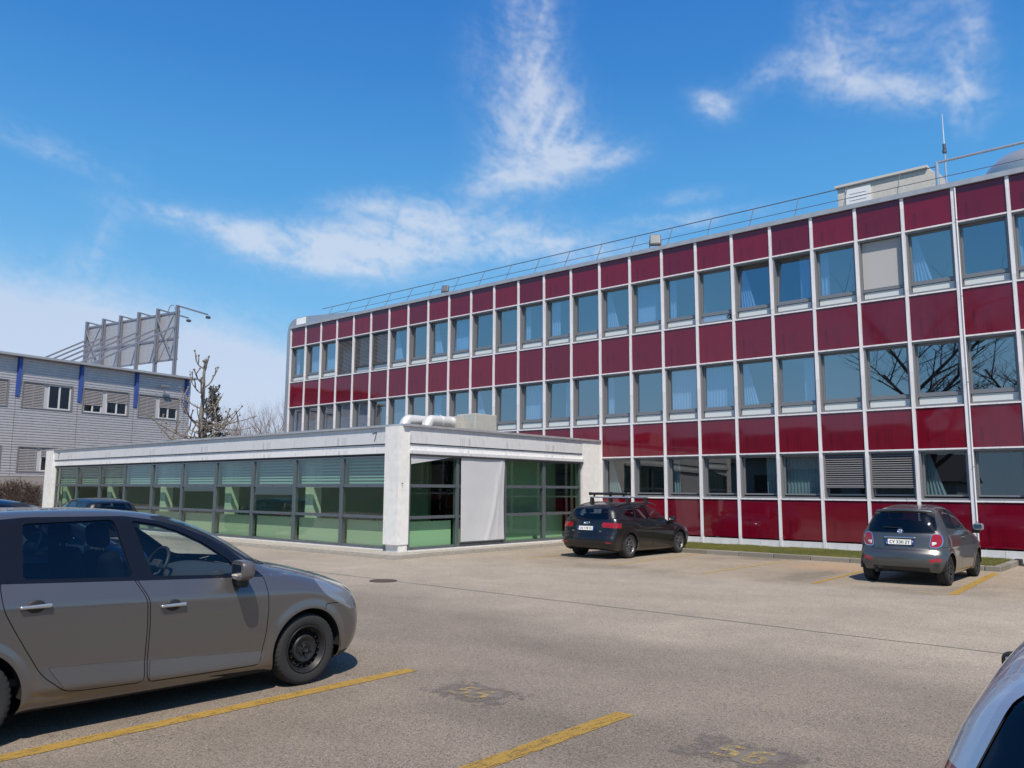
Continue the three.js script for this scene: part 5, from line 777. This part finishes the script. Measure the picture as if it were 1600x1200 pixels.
function hatchSpec(P) {
  return {
    paint: P, height: 1.43, nose: 0.87, tail: -3.44, sMid: -1.7, cowl: -0.32, wb: 2.578, R: 0.316, arch: 0.352, tyreW: 0.225, rim: 0.216, cell: 0.024, flare: 0.012, k: [0.1, 0.15], tumble: 0.47, belt: [0.925, -0.034], warpF: 0.34, warpW: 0.1, warpR: 0.17, crown: 0.045,
    planF: [-0.2, 1.05, 0.06], planR: [-2.5, 0.9, 0.06], cabR: 0.1, cabF: 0.03, crease: [0.80, -0.012, 0.008],
    outline: [[0.55, 0.18], [0.78, 0.21], [0.85, 0.36], [0.87, 0.55], [0.83, 0.68], [0.6, 0.79], [0.2, 0.88], [-0.32, 0.955], [-0.72, 1.165], [-1.1, 1.325], [-1.45, 1.4], [-1.9, 1.425], [-2.4, 1.41], [-2.85, 1.355], [-3.1, 1.285], [-3.21, 1.14], [-3.29, 1.0], [-3.33, 0.88], [-3.355, 0.74], [-3.4, 0.62], [-3.44, 0.52], [-3.42, 0.36], [-3.3, 0.25], [-2.58, 0.2], [-1.2, 0.17], [0, 0.17]],
    W: [[0, 0.72], [0.2, 0.81], [0.4, 0.855], [0.65, 0.875], [0.8, 0.876], [0.92, 0.858], [1, 0.828]],
    sideGlass: [{ p: [[-1.42, 0.995], [-0.62, 0.965], [-0.86, 1.12], [-1.12, 1.25], [-1.35, 1.315], [-1.52, 1.335]], mat: CAR.glass }, { p: [[-2.2, 1.03], [-1.52, 1.0], [-1.62, 1.34], [-2.12, 1.325]], mat: CAR.tint }, { p: [[-2.72, 1.11], [-2.3, 1.045], [-2.2, 1.315], [-2.5, 1.27]], mat: CAR.tint, name: 'quarter_window' }],
    surround: [[-2.8, 1.09], [-2.2, 1.005], [-0.5, 0.945], [-0.8, 1.13], [-1.08, 1.27], [-1.34, 1.34], [-1.7, 1.365], [-2.2, 1.345], [-2.56, 1.285]],
    windshield: [[0.68, 0.97], [0.53, 1.335]], rearGlass: [[0.60, 1.0], [0.50, 1.255]], rearS: -2.7, rearMat: CAR.tint,
    doors: [{ p: [[-1.5, 1.0], [-1.47, 0.6], [-1.42, 0.25], [-0.42, 0.23], [-0.36, 0.6], [-0.42, 0.96], [-1.0, 1.26], [-1.5, 1.32]], handle: [-1.27, 0.80] }, { p: [[-2.42, 1.05], [-2.4, 0.85], [-2.2, 0.55], [-2.1, 0.3], [-1.45, 0.255], [-1.49, 0.6], [-1.52, 1.0], [-1.6, 1.3], [-2.2, 1.3]], handle: [-2.2, 0.835] }],
    cuts: [{ name: 'taillight', mat: CAR.red, fn: (x, y, s) => Math.max(Math.abs(y - 0.86 + 0.05 * (Math.abs(x) - 0.6)) - 0.062, 0.45 - Math.abs(x) + Math.abs(y - 0.87) * 0.5, s + 3.0) }, { name: 'headlight', mat: CAR.lamp, fn: (x, y, s) => Math.max(Math.abs(y - 0.67) - 0.08, 0.40 - Math.abs(x), 0.3 - s) }, { name: 'grille', whole: true, mat: CAR.black, fn: (x, y, s) => Math.max(Math.abs(y - 0.5) - 0.2, Math.abs(x) - 0.34, 0.5 - s) }],
    panels: [{ name: 'hood', fn: (x, y, s, nx, ny) => Math.max(Math.abs(x) - 0.64, -0.36 - s, s + 0.34 * Math.pow(Math.abs(x) / 0.875, 2.4) - 0.72, (0.2 - ny) * 0.3) }, { name: 'rear_bumper', fn: (x, y, s) => Math.max(y - 0.60, s + 2.97) }, { name: 'tailgate', fn: (x, y, s) => Math.max(Math.abs(x) - 0.66 + 0.2 * Math.max(0, y - 0.95), 0.602 - y, s + 2.98) }],
    dashY: 0.95, dashZ: 0.0, seatY: 0.5, seats: [[-0.37, -1.35, 1], [0.37, -1.35, 1], [0, -2.2, 2.5]],
    mirror: [0.96, 0.98, -0.6], mirrorSize: [0.1, 0.07, 0.075], wheel: { kind: 'alloy', n: 7, w: 0.013, twin: true },
  };
}
function cityCarSpec(P) {
  const lamp = polySdf(roundedPath([[0.50, 0.715], [0.68, 0.72], [0.715, 0.86], [0.665, 0.965], [0.545, 0.955]], 0.06)), fog = polySdf(roundedPath([[0.50, 0.435], [0.70, 0.455], [0.70, 0.525], [0.50, 0.495]], 0.03));
  return {
    paint: P, height: 1.5, nose: 0.73, tail: -2.83, sMid: -1.25, cowl: -0.28, wb: 2.3, R: 0.29, arch: 0.325, tyreW: 0.19, rim: 0.2, cell: 0.022, flare: 0.02, k: [0.13, 0.22], tumble: 0.41, belt: [0.965, -0.018], warpF: 0.34, warpW: 0.12, warpR: 0.22, crown: 0.05,
    planF: [-0.2, 0.9, 0.08], planR: [-2.0, 0.85, 0.05], cabR: 0.06, cabF: 0.03, crease: [0.70, -0.01, 0.008],
    outline: [[0.42, 0.19], [0.64, 0.24], [0.71, 0.42], [0.73, 0.6], [0.66, 0.76], [0.4, 0.895], [0.05, 0.985], [-0.28, 1.045], [-0.62, 1.27], [-0.95, 1.425], [-1.3, 1.485], [-1.75, 1.487], [-2.15, 1.445], [-2.42, 1.375], [-2.55, 1.22], [-2.635, 1.06], [-2.69, 0.93], [-2.72, 0.8], [-2.75, 0.69], [-2.81, 0.6], [-2.83, 0.45], [-2.77, 0.29], [-2.6, 0.24], [-2.3, 0.2], [-1.2, 0.18], [0, 0.18]],
    W: [[0, 0.65], [0.2, 0.735], [0.4, 0.775], [0.62, 0.79], [0.8, 0.788], [0.92, 0.768], [1, 0.735]],
    sideGlass: [{ p: [[-1.4, 1.03], [-0.58, 1.01], [-0.8, 1.19], [-1.02, 1.325], [-1.2, 1.375], [-1.43, 1.395]], mat: CAR.glass }, { p: [[-2.12, 1.08], [-1.5, 1.035], [-1.52, 1.395], [-1.9, 1.36], [-2.05, 1.25]], mat: CAR.tint, name: 'quarter_window' }],
    surround: [[-2.2, 1.06], [-1.5, 1.005], [-0.47, 0.985], [-0.75, 1.21], [-1.0, 1.35], [-1.25, 1.41], [-1.6, 1.42], [-1.98, 1.385], [-2.14, 1.26]],
    windshield: [[0.62, 1.07], [0.5, 1.41]], rearGlass: [[0.585, 0.985], [0.60, 1.05], [0.515, 1.345]], rearS: -2.2, rearMat: CAR.dark, rearR: 0.07,
    doors: [{ p: [[-1.47, 1.0], [-1.46, 0.6], [-1.4, 0.25], [-0.38, 0.24], [-0.34, 0.6], [-0.4, 0.98], [-0.9, 1.3], [-1.4, 1.38]], handle: [-1.25, 0.87] }],
    cuts: [{ name: 'taillight', mat: CAR.red, fn: (x, y, s) => Math.max(lamp(Math.abs(x), y), s + 2.2) }, { name: 'taillight_surround', mat: CAR.chrome, fn: (x, y, s) => Math.max(lamp(Math.abs(x), y) - 0.012, s + 2.2) }, { name: 'fog_lamp', mat: CAR.red, fn: (x, y, s) => Math.max(fog(Math.abs(x), y), s + 2.2) }, { name: 'headlight', mat: CAR.lamp, fn: (x, y, s) => Math.max(Math.hypot(Math.abs(x) - 0.56, y - 0.72) - 0.1, 0.2 - s) }, { name: 'rear_valance', whole: true, mat: CAR.black, fn: (x, y, s) => Math.max(Math.abs(y - 0.3) - 0.045, Math.abs(x) - 0.5, s + 2.4) }],
    panels: [{ name: 'hood', fn: (x, y, s, nx, ny) => Math.max(Math.abs(x) - 0.6, -0.3 - s, s + 0.34 * Math.pow(Math.abs(x) / 0.81, 2.4) - 0.6, (0.2 - ny) * 0.3) }, { name: 'rear_bumper', fn: (x, y, s) => Math.max(y - 0.655 - 0.06 * sstep(0.45, 0.6, Math.abs(x)), s + 2.32) }, { name: 'tailgate', fn: (x, y, s) => Math.max(Math.abs(x) - 0.5 - 0.35 * Math.max(0, y - 0.8), 0.655 - y, s + 2.42) }],
    dashY: 1.02, seatY: 0.56, seats: [[-0.34, -1.2, 1], [0.34, -1.2, 1], [0, -1.95, 2.1]],
    mirror: [0.92, 1.05, -0.52], mirrorSize: [0.098, 0.07, 0.075], mirrorMat: CAR.silver, handleMat: CAR.chrome, wheel: { kind: 'alloy', n: 8, w: 0.011, twin: true, mat: CAR.steel, disc: CAR.under },
  };
}

// ---------------------------------------------------------------- the cars
function nose(root, f, y, s0) { return onBody(f, 0, y, -s0, 0, 0, 1); }
{
  const spec = mpvSpec(), t = thing('people_carrier', 'grey brown people carrier with black steel wheels parked in the left foreground', 'car', [28.2, 0, 19.1]); buildCar(t, spec);
  const dark = mpvSpec(); dark.paint = paint(0.012, 0.02, 0.05, 0.5, 0.3); dark.cell = 0.04;
  const d = thing('people_carrier', 'dark blue people carrier mostly hidden behind the grey one at the left edge', 'car', [25.75, 0, 19.3]); buildCar(d, dark); d.scale.setScalar(1.05);
}
{
  const BLK = paint(0.003, 0.0034, 0.0055, 0.0, 0.35, 0.6), spec = hatchSpec(BLK), t = thing('hatchback', 'black five door hatchback with a roof rack parked beside the annex', 'car', [22.98, 0, 2.85]), { f } = buildCar(t, spec);
  const base = t.clone(); // shared body for the far car, before the extras
  // badge rings, plate, wiper, exhaust, aerial
  const rear = (x, y) => onBody(f, x, y, 5, 0, 0, -1);
  { const q = rear(0, 0.905); const b = holder('badge', t); b.position.set(q[0], q[1], q[2] + 0.008); b.rotation.x = -0.25; mesh('rings', merge([-0.066, -0.022, 0.022, 0.066].map((x) => new THREE.TorusGeometry(0.03, 0.006, 8, 24).translate(x, 0, 0))), CAR.chrome, b); }
  { const q = rear(0, 0.775); plate(t, 'CN 178 SL', 0, 0.775, q[2] + 0.012, -0.2, 0, 0.52, 0.11, true, false); }
  for (const x of [-0.42, 0.43]) { const q = rear(x, 0.705); mesh('lettering', new THREE.BoxGeometry(0.07, 0.022, 0.006).translate(x, 0.705, q[2] + 0.003), CAR.chrome, t); }
  { const q = rear(0, 1.0); mesh('wiper', bar(V(0.02, 0.99, q[2] + 0.02), V(-0.34, 1.05, q[2] - 0.02), 0.014), CAR.black, t); }
  mesh('exhaust_pipe', merge([-0.5, -0.42].map((x) => new THREE.CylinderGeometry(0.03, 0.03, 0.14, 16, 1, true).rotateX(Math.PI / 2).translate(x, 0.245, 3.3))), CAR.chrome, t);
  for (const x of [-0.78, 0.78]) mesh('reflector', new THREE.BoxGeometry(0.16, 0.03, 0.02).translate(x * 0.88, 0.42, 3.36), CAR.red, t);
  // roof rack
  const r = thing('roof_rack', 'silver roof bars with a black clamp on the black hatchback', 'roof rack', [22.98, 0, 2.85]);
  for (const z of [1.35, 2.25]) { const y = 1.56; mesh('cross_bar', new RoundedBoxGeometry(1.3, 0.035, 0.075, 3, 0.015).translate(0, y, z), std(0.72, 0.72, 0.72, 0.3, 0.8), r); for (const x of [-0.58, 0.58]) { const s = new THREE.Shape(); s.moveTo(-0.07, 0); s.lineTo(0.08, 0); s.lineTo(0.045, 0.17); s.lineTo(-0.04, 0.17); mesh('foot', new THREE.ExtrudeGeometry(s, { depth: 0.05, bevelEnabled: true, bevelSize: 0.008, bevelThickness: 0.008 }).rotateY(Math.PI / 2).translate(x - 0.025, y - 0.185, z), CAR.black, r); } }
  mesh('roof_rail', merge([-0.585, 0.585].map((x) => new THREE.TubeGeometry(new THREE.CatmullRomCurve3([V(x, 1.34, 0.85), V(x, 1.4, 1.1), V(x * 0.99, 1.425, 1.8), V(x * 0.97, 1.4, 2.5), V(x * 0.96, 1.34, 2.85)]), 30, 0.016, 8))), CAR.alloy, r);
  mesh('carrier_tube', merge([rod(V(-0.62, 1.655, 2.25), V(0.52, 1.655, 2.25), 0.036, 0.036, 14), rod(V(-0.66, 1.655, 2.25), V(-0.62, 1.655, 2.25), 0.046, 0.046, 14), rod(V(0.5, 1.655, 2.25), V(0.55, 1.655, 2.25), 0.046, 0.046, 14), rod(V(0.0, 1.655, 2.25), V(0.06, 1.655, 2.25), 0.056, 0.056, 14)]), CAR.black, r); for (const x of [-0.5, 0.03, 0.45]) mesh('carrier_post', bgeo(x - 0.02, x + 0.02, 1.575, 1.64, 2.23, 2.27), CAR.black, r);
  // the same model, dark, far left in front of the annex
  base.name = numbered('hatchback'); scene.add(base); base.position.set(6.2, 0, 12.4); base.rotation.y = Math.PI / 2; base.userData.label = 'dark hatchback far left in front of the annex, only its roof showing';
}
{
  const spec = cityCarSpec(paint(0.092, 0.094, 0.093, 0.6, 0.36)), t = thing('city_car', 'small dark grey three door city car parked nose to the grass strip', 'car', [30.79, 0, 4.12]), { f } = buildCar(t, spec);
  const rear = (x, y) => onBody(f, x, y, 4, 0, 0, -1);
  { const q = rear(0, 0.815); plate(t, 'CY 330 ZT', 0, 0.80, q[2] + 0.016, -0.12, 0, 0.5, 0.105, true, true); }
  { const q = rear(0, 0.895); mesh('chrome_strip', new THREE.CapsuleGeometry(0.02, 0.52, 6, 16).rotateZ(Math.PI / 2).scale(1, 1, 0.8).translate(0, 0.885, q[2] + 0.008), CAR.chrome, t); }
  { const q = rear(0, 1.005); const b = holder('badge', t); b.position.set(0, 1.0, q[2] + 0.014); b.rotation.x = -0.35; mesh('rim', new THREE.TorusGeometry(0.042, 0.008, 10, 32), CAR.chrome, b); mesh('disc', new THREE.CylinderGeometry(0.038, 0.038, 0.008, 32).rotateX(Math.PI / 2), std(0.38, 0.36, 0.36, 0.3, 0.5), b); mesh('letters', merge([bgeo(-0.024, -0.018, -0.018, 0.018, 0.004, 0.008), bgeo(-0.006, 0, -0.018, 0.018, 0.004, 0.008), bgeo(0.012, 0.018, -0.018, 0.018, 0.004, 0.008)]), CAR.chrome, b); }
  for (const k of [-1, 1]) { const q = rear(k * 0.60, 0.765); mesh('reversing_lamp', new RoundedBoxGeometry(0.085, 0.07, 0.02, 3, 0.01).rotateY(k * 0.5).translate(k * 0.575, 0.775, q[2] + 0.0), CAR.white, t); }
  mesh('exhaust_pipe', new THREE.TubeGeometry(new THREE.CatmullRomCurve3([V(-0.42, 0.25, 2.5), V(-0.42, 0.25, 2.82)]), 4, 0.042, 20).scale(1, 1, 1), CAR.chrome, t); mesh('exhaust_bore', new THREE.CircleGeometry(0.038, 20).translate(-0.42, 0.25, 2.815), CAR.gap, t);
  { const q = rear(0, 1.05); mesh('wiper', bar(V(0.03, 1.06, q[2] + 0.012), V(-0.3, 1.075, q[2] + 0.005), 0.014), CAR.black, t); }
  { const L = []; for (let i = 0; i <= 10; i++) L.push(V(-0.5 + i * 0.1, 1.395 - 0.03 * Math.pow((i - 5) / 5, 2), 2.43 - 0.09 * Math.pow((i - 5) / 5, 2))); mesh('spoiler', new THREE.TubeGeometry(new THREE.CatmullRomCurve3(L), 40, 0.03, 12), spec.paint, t).material.vertexColors = true; }
  mesh('aerial', rod(V(0, 1.48, 1.95), V(0, 1.66, 2.2), 0.006, 0.003, 6), CAR.black, t);
}
{
  const spec = hatchSpec(paint(0.42, 0.46, 0.53, 0.5, 0.35)); spec.cell = 0.02;
  const lamp = polySdf(roundedPath([[0.60, 0.78], [0.95, 0.78], [0.95, 1.09], [0.70, 1.10], [0.62, 0.98]], 0.05)); spec.cuts[0] = { name: 'taillight', mat: phys(0.16, 0.010, 0.016, 0.2, 0, { clearcoat: 1 }), fn: (x, y, s) => Math.max(lamp(Math.abs(x), y), s + 3.0) };
  spec.wheel = { kind: 'alloy', n: 5, w: 0.02 }; spec.rearGlass = [[0.755, 0.965], [0.60, 1.29]]; spec.tumble = 0.42; spec.cabR = 0.05; spec.mirror = [1.03, 0.97, -0.6]; spec.mirrorSize = [0.075, 0.055, 0.07]; spec.mirrorMat = CAR.black; spec.sideGlass.pop(); spec.sealMat = CAR.silver; spec.surround = [[-2.3, 1.03], [-2.2, 1.005], [-0.5, 0.945], [-0.8, 1.13], [-1.08, 1.27], [-1.34, 1.34], [-1.7, 1.365], [-2.2, 1.345], [-2.28, 1.3]]; spec.rearMat = CAR.dark;
  buildCar(thing('compact_car', 'silver blue compact car cut off by the lower right corner', 'car', [35.64, 0, 18.3]), spec);
}

scene.traverse((o) => { if (o.isMesh) { o.castShadow = true; o.receiveShadow = true; } });
renderer.render(scene, camera);
